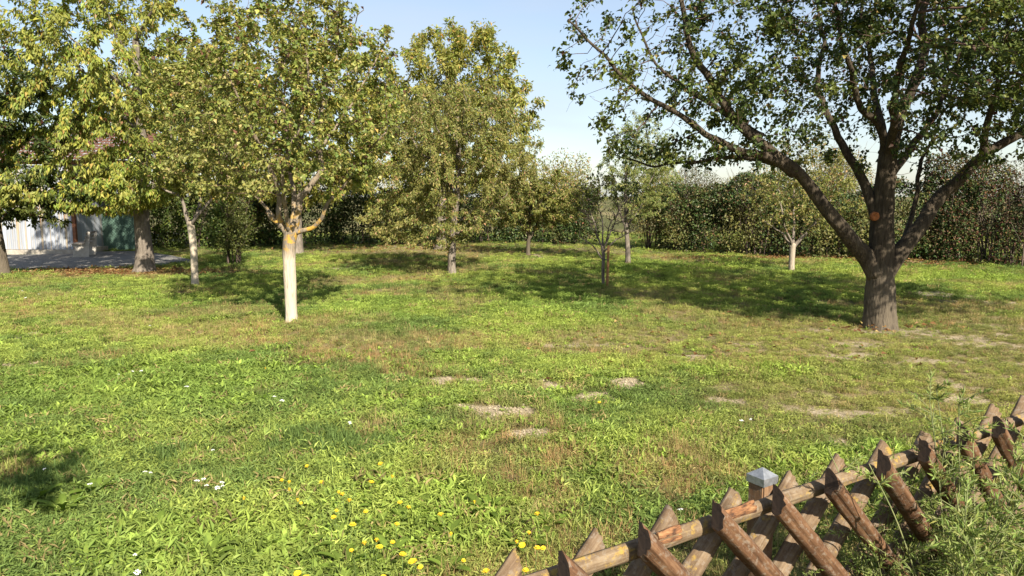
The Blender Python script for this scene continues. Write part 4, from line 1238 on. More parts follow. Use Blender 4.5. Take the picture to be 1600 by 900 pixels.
r2 = math.sqrt(0.5)
R_P = 0.0385
front_me = [halfround("front_picket", 1.36, R_P, r2, r2, 11 + s, mats=[M_WOODF, M_CUT], rough=0.09) for s in range(4)]
back_me = [halfround("rear_picket", 1.36, R_P, -r2, r2, 31 + s, mats=[M_WOODB, M_WOODB], rough=0.09) for s in range(4)]
rail_len = STEP * 19
Z_TOP = HF
TIP = Z_TOP - R_P * 0.0


def place(me, name, s, n, z, ax, cx):
    """Axes in fence coordinates (s along, n towards viewer, z up): ax is the long axis, cx the crosswise axis."""
    o = obj(name, me, None, fence)
    A_ = Vector((ax[0], 0, ax[1])); C_ = Vector((cx[0], 0, cx[1])); Nn_ = Vector((0, -1, 0))
    Mx = Matrix((A_, C_, Nn_)).transposed().to_4x4()
    Mx.translation = Vector((s, -n, z))
    o.matrix_local = Mx
    return o


rp = random.Random(4)
for k in range(-4, 14):
    s = k * STEP
    j = rp.uniform(-.012, .012)
    th = math.radians(-45 + rp.uniform(-1.5, 1.5))
    ax = (math.cos(th), math.sin(th)); cx = (-math.sin(th), math.cos(th))
    place(front_me[k % 4], "front_picket", s + j, 0.0, Z_TOP - 0.05 + rp.uniform(-.012, .012), ax, cx)
    th = math.radians(-135 + rp.uniform(-1.5, 1.5))
    ax = (math.cos(th), math.sin(th)); cx = (-math.sin(th), math.cos(th))
    place(back_me[(k * 3) % 4], "rear_picket", s + 0.245 + rp.uniform(-.012, .012), -0.132, Z_TOP - 0.088 + rp.uniform(-.012, .012), ax, cx)
# rails between the two layers, in lengths
for z, zz in ((0.882, 0), (0.28, 1)):
    for q in range(3):
        me = halfround("rail", STEP * 6.6 - 0.015, 0.031, 1, 0, 61 + q + zz * 5, vertical_cut=False, depth=0.92, mats=[M_WOODR, M_CUT], rough=0.09)
        place(me, "rail", -4.3 * STEP + q * STEP * 6.6, -0.072, z, (1, 0), (0, 1))
# rotten break-outs on the upper rail near the post
for s0, L in ((1.42 * STEP, 0.10), (2.30 * STEP, 0.19)):
    me = halfround("rotten_wood", L, 0.024, 1, 0, int(90 + s0 * 10), vertical_cut=False, depth=0.7, mats=[M_ROT], rough=0.35)
    o = place(me, "rotten_wood", s0, -0.058, 0.897, (1, 0), (0, 1))
    o["label"] = "broken out orange rotten wood on the rail"
# posts with pyramid caps
M_POST = wood_material("square_post_wood", [(0.3, (0.07, 0.035, 0.018)), (0.5, (0.16, 0.088, 0.045)), (0.7, (0.24, 0.15, 0.085))])
M_CAP = simple_material("galvanised_cap", [(0.3, (0.26, 0.27, 0.28)), (0.7, (0.46, 0.47, 0.48))], 40, 0.5, 0.25, metallic=0.8)
n_post, z_post = -0.19, 1.0
for _k in range(60):                      # height at which the capped post stands clear behind the rear pickets
    rel = on_z(1190, 741, z_post) - np.array([p0[0], p0[1], z_post])
    if rel @ N_DIR <= n_post:
        break
    z_post -= 0.005
s_post = float(rel @ S_DIR)
for s_ in (s_post, s_post + STEP * 9):
    import bmesh
    bm = bmesh.new(); bmesh.ops.create_cube(bm, size=1.0)
    bmesh.ops.scale(bm, vec=(1.02, 0.074, 0.074), verts=bm.verts)
    bmesh.ops.bevel(bm, geom=list(bm.edges), offset=0.006, segments=2, affect='EDGES')
    me = bpy.data.meshes.new("post"); bm.to_mesh(me); bm.free(); me.materials.append(M_POST)
    o = obj("post", me, None, fence); o.location = (s_, -n_post, z_post - 0.515); o.rotation_euler = (0, math.pi / 2, 0)
    h, t = 0.0415, 0.0
    cv = [(-h, -h, -.03), (h, -h, -.03), (h, h, -.03), (-h, h, -.03), (-h, -h, 0), (h, -h, 0), (h, h, 0), (-h, h, 0), (0, 0, .030)]
    cf = [(0, 1, 5, 4), (1, 2, 6, 5), (2, 3, 7, 6), (3, 0, 4, 7), (4, 5, 8), (5, 6, 8), (6, 7, 8), (7, 4, 8)]
    me = bpy.data.meshes.new("cap"); me.from_pydata(cv, [], cf); me.materials.append(M_CAP)
    cp = obj("cap", me, None, o); cp.matrix_local = Matrix.Rotation(-math.pi / 2, 4, 'Y') @ Matrix.Translation((0, 0, 0.515))
    cp["label"] = "grey metal pyramid cap"

# ------------------------------------------------------------------ grass and herbs (instanced ground cover)
proto = bpy.data.collections.new("ground_cover_prototypes")


def blade_arrays(base, az, length, width, lean, bend, rng):
    """Curved tapering blade: 3 segments."""
    ts = np.array([0, .38, .72, 1.0]); ws = np.array([.75, 1.0, .72, 0.0]) * width * 0.5
    ang = lean + bend * ts
    seg = np.diff(ts) * length
    r = np.concatenate([[0], np.cumsum(np.sin(ang[:-1]) * seg)]); z = np.concatenate([[0], np.cumsum(np.cos(ang[:-1]) * seg)])
    ca, sa = math.cos(az), math.sin(az)
    c = np.stack([base[0] + r * ca, base[1] + r * sa, base[2] + z], 1)
    sd = np.array([-sa, ca, 0])
    v = []
    for k in range(3):
        v += [c[k] - sd * ws[k], c[k] + sd * ws[k]]
    v.append(c[3])
    return np.array(v), np.array([[0, 1, 3, 2], [2, 3, 5, 4]]), np.array([[4, 5, 6]])


def proto_obj(i, mb):
    me = mb.mesh("clump")
    me.materials.append(M_GRASS)
    o = bpy.data.objects.new("ground_cover_%02d" % i, me)
    proto.objects.link(o)


def clump(i, n, rad, L, W, lean, bend, seed):
    rng = random.Random(seed)
    mb = MB()
    for k in range(n):
        r = rad * math.sqrt(rng.random()); a = rng.uniform(0, 6.283)
        v, q, t = blade_arrays((r * math.cos(a), r * math.sin(a), -0.01), rng.uniform(0, 6.283), rng.uniform(*L), rng.uniform(*W), rng.uniform(*lean), rng.uniform(*bend), rng)
        mb.add(v, q, t)
    proto_obj(i, mb)


def rosette(i, n, L, W, lean, seed, rad=0.0):
    rng = random.Random(seed)
    mb = MB()
    for k in range(n):
        a = 6.283 * k / n + rng.uniform(-.3, .3)
        l = rng.uniform(*L)
        r = rad * rng.random(); b = rng.uniform(0, 6.283)
        ts = np.array([0, .25, .55, .8, 1.0]); ws = np.array([.2, .6, 1.0, .75, .08]) * rng.uniform(*W) * 0.5
        ang = rng.uniform(*lean) + np.array([0, .25, .5, .8, 1.0]) * 0.7
        seg = np.diff(ts) * l
        rr = np.concatenate([[0], np.cumsum(np.sin(ang[:-1]) * seg)]); z = np.concatenate([[0], np.cumsum(np.cos(ang[:-1]) * seg)])
        ca, sa = math.cos(a), math.sin(a)
        v = []
        for q in range(5):
            c = np.array([rr[q] * ca + r * math.cos(b), rr[q] * sa + r * math.sin(b), z[q] + .005]); sd = np.array([-sa, ca, 0])
            v += [c - sd * ws[q] + [0, 0, ws[q] * .35], c, c + sd * ws[q] + [0, 0, ws[q] * .35]]
        f = []
        for q in range(4):
            f += [[3 * q, 3 * q + 1, 3 * q + 4, 3 * q + 3], [3 * q + 1, 3 * q + 2, 3 * q + 5, 3 * q + 4]]
        mb.add(np.array(v), np.array(f))
    proto_obj(i, mb)


def clover(i, n, rad, seed):
    rng = random.Random(seed); mb = MB()
    for k in range(n):
        r = rad * math.sqrt(rng.random()); a = rng.uniform(0, 6.283)
        h = rng.uniform(.03, .075); b = rng.uniform(0, 6.283)
        c = np.array([r * math.cos(a), r * math.sin(a), h]); tl = np.array([rng.uniform(-.4, .4), rng.uniform(-.4, .4)])
        for q in range(3):
            d = np.array([math.cos(b + q * 2.09), math.sin(b + q * 2.09), 0]); s = np.array([-d[1], d[0], 0]); l = rng.uniform(.013, .02)
            v = np.array([c, c + d * l * .7 + s * l * .5, c + d * l * 1.15, c + d * l * .7 - s * l * .5])
            v[:, 2] += (v[:, :2] - c[:2]) @ tl
            mb.add(v, np.array([[0, 1, 2, 3]]))
    proto_obj(i, mb)


# 13-14 small-leaved mats; 0-3 broad lawn blades, 4-5 fine grass, 6-7 rosettes, 8 clover, 9-10 straw, 11 tall tuft, 12 flat mat
for q in range(4):
    clump(q, 18, 0.10, (0.05, 0.105), (0.008, 0.0155), (0.45, 1.35), (0.2, 1.0), 300 + q)
for q in range(2):
    clump(4 + q, 26, 0.08, (0.05, 0.12), (0.003, 0.006), (0.1, 0.9), (0.2, 1.1), 310 + q)
rosette(6, 9, (0.07, 0.13), (0.022, 0.036), (0.5, 1.1), 320, 0.02)
rosette(7, 12, (0.05, 0.10), (0.015, 0.026), (0.4, 1.2), 321, 0.06)
clover(8, 26, 0.09, 330)
for q in range(2):
    clump(9 + q, 18, 0.09, (0.08, 0.20), (0.002, 0.0045), (0.05, 0.9), (0.1, 0.9), 340 + q)
clump(11, 30, 0.10, (0.09, 0.16), (0.004, 0.008), (0.1, 0.9), (0.3, 1.1), 350)
clump(12, 22, 0.10, (0.05, 0.10), (0.006, 0.012), (0.9, 1.45), (0.0, 0.4), 360)


def herb_mat(i, n, rad, hgt, L, asp, seed):
    rng = np.random.default_rng(seed)
    r = rad * np.sqrt(rng.random(n)); a = rng.random(n) * 6.283
    pos = np.stack([r * np.cos(a), r * np.sin(a), 0.008 + hgt * rng.random(n) ** 0.8], 1)
    d = unit_rand(n, rng); d[:, 2] = d[:, 2] * 0.6 + 0.1
    up = unit_rand(n, rng) * 0.6 + [0, 0, 1]
    sz = rng.uniform(*L, n)
    v, f, k = leaf_mesh_arrays(pos, d, up, sz, sz * asp * rng.uniform(.8, 1.2, n), 0.2, 0.2, False)
    mb = MB(); mb.add(v, f)
    proto_obj(i, mb)


herb_mat(13, 60, 0.11, 0.055, (0.025, 0.055), 0.34, 370)
herb_mat(14, 46, 0.11, 0.05, (0.03, 0.07), 0.22, 371)

rng = np.random.default_rng(99)
pts = []
for (d0, d1, dens) in ((1.6, 6.0, 600), (6.0, 9.0, 480), (9.0, 13.0, 300), (13.0, 18.0, 160), (18.0, 25.0, 80), (25.0, 40.0, 26)):
    hw = 0.85 * d1 + 1.2
    n = int((d1 - d0) * 2 * hw * dens)
    x = (rng.random(n) * 2 - 1) * hw; y = d0 + rng.random(n) * (d1 - d0)
    k = np.abs(x) < 0.85 * y + 1.2
    pts.append(np.stack([x[k], y[k]], 1))
pts = np.concatenate(pts)
x, y = pts[:, 0], pts[:, 1]
bare, dry, lush, under = ground_masks(x, y)
keepp = 1 - 0.88 * smooth(0.15, 0.9, bare) - 0.75 * under
keepp *= np.where(in_poly(x, y, DRIVE), 0, 1)
keepp *= np.where((y > SY - 0.3) & (x < SXR + 0.2), 0, 1)
for (bx, by, r) in TREE_BASES:
    keepp *= np.where((x - bx) ** 2 + (y - by) ** 2 < (r * 1.15) ** 2, 0, 1)
keepp *= 1 - 0.12 * dry * smooth(4.0, 6.0, y)
sel = rng.random(len(x)) < keepp
x, y, bare, dry, lush = x[sel], y[sel], bare[sel], dry[sel], lush[sel]
n = len(x)
u = rng.random(n)
near = 1 - smooth(8, 14, y)
herb = fbm(x * 1.1, y * 1.1, None, 71, 3)
idx = rng.integers(0, 4, n)
trod = smooth(0.2, 2.5, x) * smooth(5.0, 6.5, y) * (1 - smooth(10.5, 12, y)) * (1 - lush)
idx = np.where(u < 0.15, rng.integers(4, 6, n), idx)
idx = np.where((u > 0.15) & (u < 0.15 + 0.30 * smooth(0.42, 0.62, herb) * near), rng.integers(6, 8, n), idx)
idx = np.where((u > 0.46) & (u < 0.46 + 0.08 * smooth(0.45, 0.65, fbm(x * 0.9, y * 0.9, None, 73, 3)) * near), 8, idx)
idx = np.where((u > 0.55) & (u < 0.55 + 0.34 * dry), rng.integers(9, 11, n), idx)
idx = np.where((u > 0.985) & (near > .5), 11, idx)
idx = np.where((idx < 4) & (rng.random(n) < 0.35 * (1 - smooth(5.0, 8.0, y))), rng.integers(4, 6, n), idx)
idx = np.where((idx < 6) & (rng.random(n) < 0.42), rng.integers(13, 15, n), idx)
idx = np.where((rng.random(n) < 0.7 * trod), np.where(rng.random(n) < .5, 12, rng.integers(13, 15, n)), idx)
yar = patch_val(x, y, YARROW, 44, 0.7)
idx = np.where(rng.random(n) < 0.55 * yar, 11, idx)
scl = (0.50 + 0.55 * rng.random(n)) * (1 + 0.2 * lush) * (1 - 0.22 * dry) * (1 - 0.25 * trod) * (1 + 0.25 * smooth(12, 22, y))
scl = scl * (1 - 0.4 * smooth(0.1, 0.5, bare)) * (0.8 + 0.4 * fbm(x * 1.5, y * 1.5, None, 77, 3) / 0.5 * 0.5 + 0.0)
G1, G2, G3 = np.array([0.20, 0.28, 0.05]), np.array([0.325, 0.385, 0.088]), np.array([0.155, 0.222, 0.06])
mixn = fbm(x * 0.7, y * 0.7, None, 81, 4)[:, None]
col = G3 + (G2 - G3) * smooth(0.25, 0.7, mixn + (rng.random((n, 1)) - .5) * 0.35)
col = col * (1 - 0.35 * lush[:, None]) + np.array([0.27, 0.37, 0.065]) * 0.35 * lush[:, None]
dcol = np.array([0.34, 0.27, 0.12]) * (0.7 + 0.6 * rng.random((n, 1)))
rcol = np.array([0.37, 0.24, 0.11]) * (0.7 + 0.6 * rng.random((n, 1)))
isst = ((idx == 9) | (idx == 10))[:, None]
redz = smooth(0.5, 0.66, fbm(x * 0.9 + 4, y * 0.9, None, 85, 3))[:, None]
col = np.where(isst, dcol * (1 - redz) + rcol * redz, col * (1 - 0.40 * dry[:, None]) + dcol * 0.40 * dry[:, None])
col = np.where((idx == 12)[:, None], col * 0.8 + np.array([0.10, 0.10, 0.045]) * .2, col)
col = np.where(((idx == 6) | (idx == 7))[:, None], np.array([0.23, 0.31, 0.06]) * (0.7 + 0.6 * rng.random((n, 1))), col)
col = np.where((rng.random((n, 1)) < 0.10) & np.isin(idx, (4, 5, 12, 14))[:, None], np.array([0.34, 0.27, 0.12]), col)
col = col * (1 + rng.normal(size=(n, 1)) * 0.24).clip(0.5, 1.6)
col = np.where(((idx == 11) & (yar > .2))[:, None], np.array([0.125, 0.185, 0.05]) * (0.8 + .4 * rng.random((n, 1))), col)
z = gz(x, y) - 0.02 * bare
gme = mesh_np("lawn_grass", np.stack([x, y, z], 1), [], colors=col, floats={"scl": scl, "yaw": rng.random(n) * 6.283})
at = gme.attributes.new("idx", 'INT', 'POINT'); at.data.foreach_set("value", idx.astype(np.int32))
gobj = obj("lawn_grass", gme, M_GRASS, kind="stuff", label="short mixed green grass and herbs covering the lawn", category="grass")
ng = bpy.data.node_groups.new("scatter_ground_cover", "GeometryNodeTree")
ng.interface.new_socket("Geometry", in_out='INPUT', socket_type='NodeSocketGeometry')
ng.interface.new_socket("Geometry", in_out='OUTPUT', socket_type='NodeSocketGeometry')
gi, go = ng.nodes.new("NodeGroupInput"), ng.nodes.new("NodeGroupOutput")
iop = ng.nodes.new("GeometryNodeInstanceOnPoints")
ci = ng.nodes.new("GeometryNodeCollectionInfo"); ci.inputs["Collection"].default_value = proto
ci.inputs["Separate Children"].default_value = True; ci.inputs["Reset Children"].default_value = True


def nattr(nm, dt):
    a = ng.nodes.new("GeometryNodeInputNamedAttribute"); a.data_type = dt; a.inputs["Name"].default_value = nm
    return a.outputs["Attribute"]


cx_ = ng.nodes.new("ShaderNodeCombineXYZ")
e2r = ng.nodes.new("FunctionNodeEulerToRotation")
ng.links.new(gi.outputs[0], iop.inputs["Points"]); ng.links.new(ci.outputs[0], iop.inputs["Instance"])
iop.inputs["Pick Instance"].default_value = True
ng.links.new(nattr("idx", 'INT'), iop.inputs["Instance Index"])
ng.links.new(nattr("yaw", 'FLOAT'), cx_.inputs[2]); ng.links.new(cx_.outputs[0], e2r.inputs[0]); ng.links.new(e2r.outputs[0], iop.inputs["Rotation"])
ng.links.new(nattr("scl", 'FLOAT'), iop.inputs["Scale"])
ng.links.new(iop.outputs[0], go.inputs[0])
md = gobj.modifiers.new("scatter", 'NODES'); md.node_group = ng

# ------------------------------------------------------------------ soil crumbs on the bare spots
rng = np.random.default_rng(77)
octa = np.array([(1, 0, 0), (-1, 0, 0), (0, 1, 0), (0, -1, 0), (0, 0, 1), (0, 0, -1)], float)
octf = np.array([[0, 2, 4], [2, 1, 4], [1, 3, 4], [3, 0, 4], [2, 0, 5], [1, 2, 5], [3, 1, 5], [0, 3, 5]])
cxs, cys = [], []
for (a, b, c_, d_) in BARE:
    n = int(110 * min(1.6, c_ * d_ / 0.05)) + 60
    cxs.append(a + rng.normal(size=n) * c_ * 0.6); cys.append(b + rng.normal(size=n) * d_ * 0.6)
cxs, cys = np.concatenate(cxs), np.concatenate(cys)
n = len(cxs)
rad_ = 0.004 + 0.014 * rng.random(n) ** 3
sh_ = rng.uniform(.6, 1.3, (n, 6, 1))
vv = octa[None] * sh_ * rad_[:, None, None] + np.stack([cxs, cys, gz(cxs, cys) - 0.012], 1)[:, None, :]
ff = (np.arange(n)[:, None, None] * 6 + octf[None]).reshape(-1, 3)
obj("soil_crumbs", mesh_np("soil_crumbs", vv.reshape(-1, 3), ff), simple_material("dry_clod", [(0.3, (0.20, 0.16, 0.10)), (0.7, (0.38, 0.32, 0.22))], 20, .95, .3),
    kind="stuff", label="crumbs of dry pale soil on the bare spots of the lawn", category="soil")

# ------------------------------------------------------------------ fallen leaves
rng = np.random.default_rng(123)
lp = []
for (px, py, rx, ry, n) in ((150, 427, 200, 8, 2600), (640, 388, 200, 8, 900), (1240, 404, 240, 5, 1600), (1470, 410, 220, 6, 1600), (1390, 512, 110, 12, 40), (960, 540, 500, 60, 120), (700, 430, 300, 30, 200)):
    q = np.stack([px + rng.normal(size=n) * rx * .5, py + rng.normal(size=n) * ry * .5], 1)
    for a, b in q:
        if b > 376:
            lp.append(on_z(a, b))
lp = np.array(lp)
lp = lp[~in_poly(lp[:, 0], lp[:, 1], DRIVE) | (rng.random(len(lp)) < 0.1)]
n = len(lp)
lp[:, 2] = np.maximum(gz(lp[:, 0], lp[:, 1]), 0.0) + 0.02 + rng.random(n) * 0.03
d = unit_rand(n, rng); d[:, 2] *= 0.25
up = unit_rand(n, rng) * 0.5 + [0, 0, 1]
sz = 0.06 + 0.05 * rng.random(n)
v, f, k = leaf_mesh_arrays(lp, d, up, sz, sz * .6, 0.2, 0.2, False)
col = pick_colors(n, [(3, (0.20, 0.10, 0.045)), (3, (0.30, 0.17, 0.07)), (2, (0.36, 0.25, 0.11)), (1, (0.14, 0.07, 0.035))], rng)
obj("fallen_leaves", mesh_np("fallen_leaves", v, f, colors=np.repeat(col, k, 0)), M_HERB, kind="stuff", label="brown fallen leaves under trees and along the hedge foot", category="leaves")

# ------------------------------------------------------------------ feathery weeds growing through the fence
def weed_mesh(seed, h=0.8, n_stem=7, spread=0.28):
    rng = np.random.default_rng(seed)
    mb = MB()
    P_, D_, U_, S_ = [], [], [], []
    for s in range(n_stem):
        a = rng.random() * 6.283; r = rng.random() ** .5 * spread * .4
        b = np.array([r * math.cos(a), r * math.sin(a), -0.02])
        out = np.array([math.cos(a), math.sin(a), 0]) * spread * rng.uniform(.3, 1.1)
        hh = h * rng.uniform(.65, 1.05)
        p = catmull(np.array([b, b + out * .25 + [0, 0, hh * .4], b + out * .7 + [0, 0, hh * .75], b + out * 1.15 + [0, 0, hh]]), 6)
        mb.tube(p, np.linspace(.004, .0015, len(p)), 3)
        for q in range(18):
            i = rng.integers(2, len(p)); a2 = rng.random() * 6.283
            bl = rng.uniform(.06, .17) * (1.2 - .6 * i / len(p))
            e = p[i] + np.array([math.cos(a2) * bl, math.sin(a2) * bl, bl * rng.uniform(.1, .9)])
            mb.tube(np.array([p[i], (p[i] + e) / 2 + [0, 0, .01], e]), [.0016, .0013, .0008], 3)
            m_ = 24
            t = rng.random((m_, 1))
            P_.append(p[i] + (e - p[i]) * t)
            D_.append(unit_rand(m_, rng) * .8 + (e - p[i]) / bl * .7 + [0, 0, .2]); U_.append(unit_rand(m_, rng) + [0, 0, .8]); S_.append(rng.uniform(.013, .030, m_))
    P_, D_, U_, S_ = np.concatenate(P_), np.concatenate(D_), np.concatenate(U_), np.concatenate(S_)
    v, f, k = leaf_mesh_arrays(P_, D_, U_, S_, S_ * .24, .15, .1, False)
    col = pick_colors(len(P_), [(3, (0.19, 0.25, 0.065)), (3, (0.26, 0.31, 0.09)), (1.5, (0.34, 0.37, 0.13))], rng)
    leaf_me = mesh_np("leaflets", v, f, colors=np.repeat(col, k, 0)); leaf_me.materials.append(M_HERB)
    st_me = mb.mesh("stems", True); st_me.materials.append(simple_material("weed_stem", [(0.3, (0.12, 0.15, 0.05)), (0.7, (0.2, 0.2, 0.08))], 20, .8, 0))
    return st_me, leaf_me


WM = [weed_mesh(s) for s in (401, 402, 403, 404)]
rw = random.Random(8)
weeds = [  # fence steps along, towards viewer, scale
    (0.1, .22, .62), (0.6, -.16, .9), (-.6, .3, .6), (-.2, -.28, .8), (-1.2, -.2, .7), (2.3, .40, .50), (3.2, .34, .60), (3.9, .42, .66), (4.5, .34, .74), (5.0, .24, .84), (5.5, .36, .92),
    (5.6, .16, 1.18), (5.9, .24, 1.28), (6.1, .21, 1.32), (6.4, .24, 1.30), (6.7, .16, 1.0), (7.2, .46, .64), (7.4, .14, .66), (7.7, .30, .62), (8.3, .36, .56), (8.6, .12, .56), (8.9, .30, .60), (4.2, .16, .8), (4.8, .12, .92), (3.5, .22, .66), (2.6, .26, .56), (9.5, .22, .62), (10.2, .30, .7), (10.8, .15, .8),
    (6.1, -.22, 1.0), (5.6, .58, .72), (6.5, .62, .72), (7.5, .66, .60), (8.6, .66, .56), (4.7, .64, .60), (3.7, .62, .46), (5.2, .85, .55), (6.1, .88, .58), (7.0, .92, .55), (9.4, .62, .65), (4.2, .86, .46)]
rw = random.Random(8)
ORD = ["", "first", "second", "third", "fourth", "fifth", "sixth", "seventh", "eighth", "ninth", "tenth"]


def weed_label(ks, nn):
    i = int(round(ks - 2.9))
    where = "behind" if nn < 0 else "close against" if nn < .2 else "just in front of" if nn < .45 else "a step in front of" if nn < .75 else "farthest in front of"
    if i == 0:
        return "feathery green weed %s the picket at the capped post" % where
    return "feathery weed %s the %s picket %s of the capped post" % (where, ORD[min(10, abs(i))], "right" if i > 0 else "left")


for q, (ks, nn, sc_) in enumerate(weeds):
    s = ks * STEP
    w = np.array([p0[0], p0[1], 0]) + S_DIR * s + N_DIR * nn
    r_ = thing("feathery_weed", weed_label(ks, nn), "weed",
               (w[0], w[1], float(gz(np.array([w[0]]), np.array([w[1]]))[0])), rw.uniform(0, 6.28), "feathery weeds along the picket fence")
    sc_ *= 1.15 if 5.0 < ks < 9.2 else 1.0
    r_.scale = (sc_ * .9, sc_ * .9, sc_ * .95)
    sm, lm = WM[q % 4]
    obj("stems", sm, None, r_, kind="stuff"); obj("leaflets", lm, None, r_, kind="stuff")

# ------------------------------------------------------------------ broad-leaved rosettes, each leaf a part
def big_leaf(seed, L=0.17, W=0.046):
    rng = random.Random(seed)
    n = 9
    ts = np.linspace(0, 1, n)
    w = W * .5 * np.array([.12, .2, .38, .6, .82, 1.0, .95, .65, .05]) * np.array([1] + [rng.uniform(.75, 1.2) for _ in range(n - 1)])
    ang = 0.75 + ts * 0.9
    r = np.concatenate([[0], np.cumsum(np.sin(ang[:-1])) * L / (n - 1)]); z = np.concatenate([[0], np.cumsum(np.cos(ang[:-1])) * L / (n - 1)])
    v, f = [], []
    for k in range(n):
        v += [(r[k], -w[k], z[k] + w[k] * .4), (r[k], 0, z[k]), (r[k], w[k], z[k] + w[k] * .4)]
        if k:
            a = 3 * (k - 1)
            f += [[a, a + 1, a + 4, a + 3], [a + 1, a + 2, a + 5, a + 4]]
    v = np.array(v)
    c = np.tile(np.array([[0.135, 0.195, 0.032]]) * rng.uniform(.75, 1.2), (len(v), 1))
    c[1::3] = c[1::3] * 1.25
    me = mesh_np("leaf", v, np.array(f), colors=c, shade_smooth=True); me.materials.append(M_HERB)
    return me


BL = [big_leaf(500 + s) for s in range(5)]
ros = [(760, 800, 1.1), (815, 855, 1.0), (700, 840, 1.0), (640, 815, .9), (590, 790, .85), (480, 860, 1.0), (860, 820, .9), (540, 880, 1.0), (100, 800, 1.2), (150, 775, 1.1), (60, 785, 1.1), (250, 835, .9), (380, 820, .9), (940, 745, .7), (890, 705, .7),
       (330, 875, .9), (700, 890, 1.0), (610, 865, .9)]
for q, (px, py, s) in enumerate(ros):
    c = on_z(px, py)
    dark = px < 200
    r_ = thing("broadleaf_rosette", ("large rosette of long arching leaves in the shaded lower left corner" if dark else "broad leaved rosette among the yellow flowers in the foreground grass"), "plant",
               (c[0], c[1], float(gz(np.array([c[0]]), np.array([c[1]]))[0])), rw.uniform(0, 6.28), "rosettes in the shaded corner" if dark else "broad leaved rosettes in the foreground grass")
    r_.scale = (s, s, s)
    nlf = 9
    for k in range(nlf):
        o = obj("leaf", BL[(q + k * 2) % 5], None, r_)
        o.rotation_euler = (rw.uniform(-.2, .2), rw.uniform(-.25, .2), 6.283 * k / nlf + rw.uniform(-.3, .3))
        l_ = rw.uniform(.7, 1.15); o.scale = (l_, l_, l_)

# ------------------------------------------------------------------ flowers
M_YEL = simple_material("yellow_petal", [(0.3, (0.62, 0.42, 0.01)), (0.7, (0.75, 0.55, 0.02))], 30, .7, 0)
M_YELC = simple_material("flower_centre", [(0.3, (0.55, 0.30, 0.01)), (0.7, (0.62, 0.38, 0.01))], 30, .8, 0)
M_WHI = simple_material("white_petal", [(0.3, (0.72, 0.72, 0.68)), (0.7, (0.82, 0.82, 0.80))], 30, .7, 0)
M_STEM = simple_material("flower_stem", [(0.3, (0.09, 0.14, 0.03)), (0.7, (0.14, 0.19, 0.05))], 30, .8, 0)


def flower_meshes(kind, h, seed):
    rng = random.Random(seed)
    mb = MB(); mb.tube(catmull(np.array([[0, 0, -.01], [.008, .004, h * .5], [0, 0, h]]), 4), .0016, 4); st = mb.mesh("stem", True); st.materials.append(M_STEM)
    mb = MB()
    if kind == "yellow":
        for layer, (n, R, dz, tl) in enumerate(((13, .016, .002, .15), (10, .011, .005, .5))):
            for k in range(n):
                a = 6.283 * k / n + rng.uniform(-.1, .1) + layer * .2; ca, sa = math.cos(a), math.sin(a)
                w = .0032
                rr = R * rng.uniform(.9, 1.1)
                v = np.array([[0.002 * ca + w * .4 * sa, 0.002 * sa - w * .4 * ca, dz], [.002 * ca - w * .4 * sa, .002 * sa + w * .4 * ca, dz],
                              [rr * ca - w * sa, rr * sa + w * ca, dz + rr * tl], [rr * ca + w * sa, rr * sa - w * ca, dz + rr * tl]]) + [0, 0, h]
                mb.add(v, np.array([[0, 1, 2, 3]]))
        pt = mb.mesh("petals"); pt.materials.append(M_YEL)
        mc = MB(); mc.tube(np.array([[0, 0, h - .008], [0, 0, h], [0, 0, h + .007]]), [.004, .006, .0045], 8); ct = mc.mesh("flower_centre", True); ct.materials.append(M_YELC)
    else:
        for k in range(26):
            a = rng.uniform(0, 6.283); r = .03 * math.sqrt(rng.random()); c = np.array([r * math.cos(a), r * math.sin(a), h + .012 - r * .2 + rng.uniform(-.003, .003)])
            s = rng.uniform(.004, .007)
            ang = np.arange(6) * 1.047
            v = np.concatenate([np.c_[np.cos(ang) * s, np.sin(ang) * s, 0 * ang], [[0, 0, .002]]]) + c
            mb.add(v, np.array([[q, (q + 1) % 6, 6] for q in range(6)]))
        pt = mb.mesh("petals"); pt.materials.append(M_WHI)
        mc = MB()
        for k in range(8):
            a = 6.283 * k / 8
            mc.tube(np.array([[0, 0, h - .02], [.02 * math.cos(a), .02 * math.sin(a), h + .008]]), .0008, 3)
        ct = mc.mesh("umbel_stalks"); ct.materials.append(M_STEM)
    return st, pt, ct


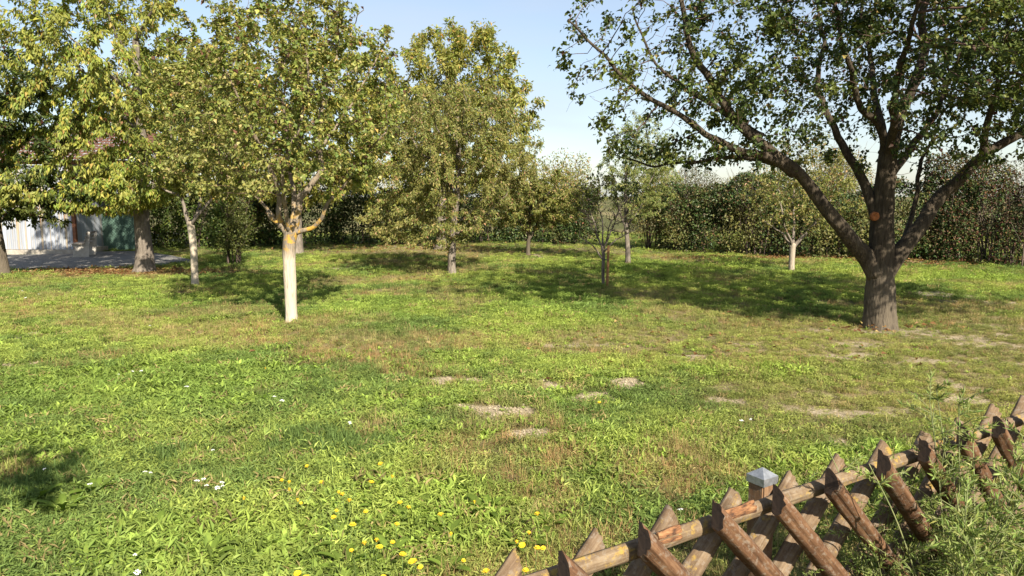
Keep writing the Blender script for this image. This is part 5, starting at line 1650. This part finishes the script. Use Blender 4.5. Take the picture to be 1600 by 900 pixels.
FY_ = [flower_meshes("yellow", h, 600 + i) for i, h in enumerate((.13, .16, .19))]
FW_ = [flower_meshes("white", h, 620 + i) for i, h in enumerate((.10, .13, .16))]
hs_ = (.13, .16, .19); hw_ = (.10, .13, .16)
zoom = [(101, 438), (169, 498), (242, 549), (238, 580), (45, 583), (205, 637), (175, 608), (249, 672), (305, 613), (321, 505), (396, 492), (406, 437), (449, 580), (451, 607), (412, 672), (411, 741), (647, 721), (634, 634), (755, 597),
        (442, 802), (484, 836), (518, 813), (671, 822), (318, 764), (355, 764), (337, 745), (58, 850), (80, 882), (951, 715), (964, 732), (881, 747), (1037, 765), (997, 790), (813, 884), (954, 880), (195, 543), (548, 832), (422, 874), (269, 778)]
yel = [(450 + a / 2.571, 550 + b / 2.571) for a, b in zoom] + [(417, 571), (444, 742), (439, 747), (444, 760), (375, 778), (468, 777), (941, 632), (934, 835), (850, 800)]
whi = [(182, 581), (201, 578), (222, 577), (440, 622), (428, 617), (550, 658), (548, 657), (30, 457), (44, 466), (62, 462), (302, 752), (312, 747), (322, 757), (335, 752), (343, 757), (348, 754), (222, 742), (230, 743), (75, 732), (143, 756), (1068, 797), (1182, 655), (1155, 658), (289, 604), (215, 865), (209, 890), (240, 505), (330, 700)]
for lst, FM, HS, nm, lab, cat, grp, PN, CN in (
        (yel, FY_, hs_, "yellow_flower", "small yellow dandelion like flower on a thin stem in the grass", "flower", "yellow flowers in the lawn", "petals", "flower_centre"),
        (whi, FW_, hw_, "white_flower", "tiny flat white flower cluster in the grass", "flower", "white flowers in the lawn", "petals", "umbel_stalks")):
    for q, (px, py) in enumerate(lst):
        st_, pt_, ct_ = FM[q % 3]
        c = on_z(px, py, HS[q % 3])
        r_ = thing(nm, lab, cat, (c[0], c[1], float(gz(np.array([c[0]]), np.array([c[1]]))[0])), rw.uniform(0, 6.28), grp)
        s = rw.uniform(.65, 1.3)
        if (px, py) == (417, 571):
            r_["label"] = "lone yellow flower far out on the lawn below the white stemmed tree"
        elif (px, py) == (941, 632):
            r_["label"] = "lone yellow flower just right of the bare sandy spots"
        elif (px, py) == (375, 778):
            r_["label"] = "leftmost yellow flower of the foreground flower patch"
        elif (px, py) == (934, 835):
            r_["label"] = "rightmost yellow flower, nearest the left end of the fence"
        if nm == "white_flower":
            s *= .5 if py > 650 else .65
        r_.scale = (s, s, 1)
        r_.rotation_euler = (rw.uniform(-.2, .35), rw.uniform(-.3, .3), rw.uniform(0, 6.28))
        obj("stem", st_, None, r_); obj(PN, pt_, None, r_); obj(CN, ct_, None, r_)
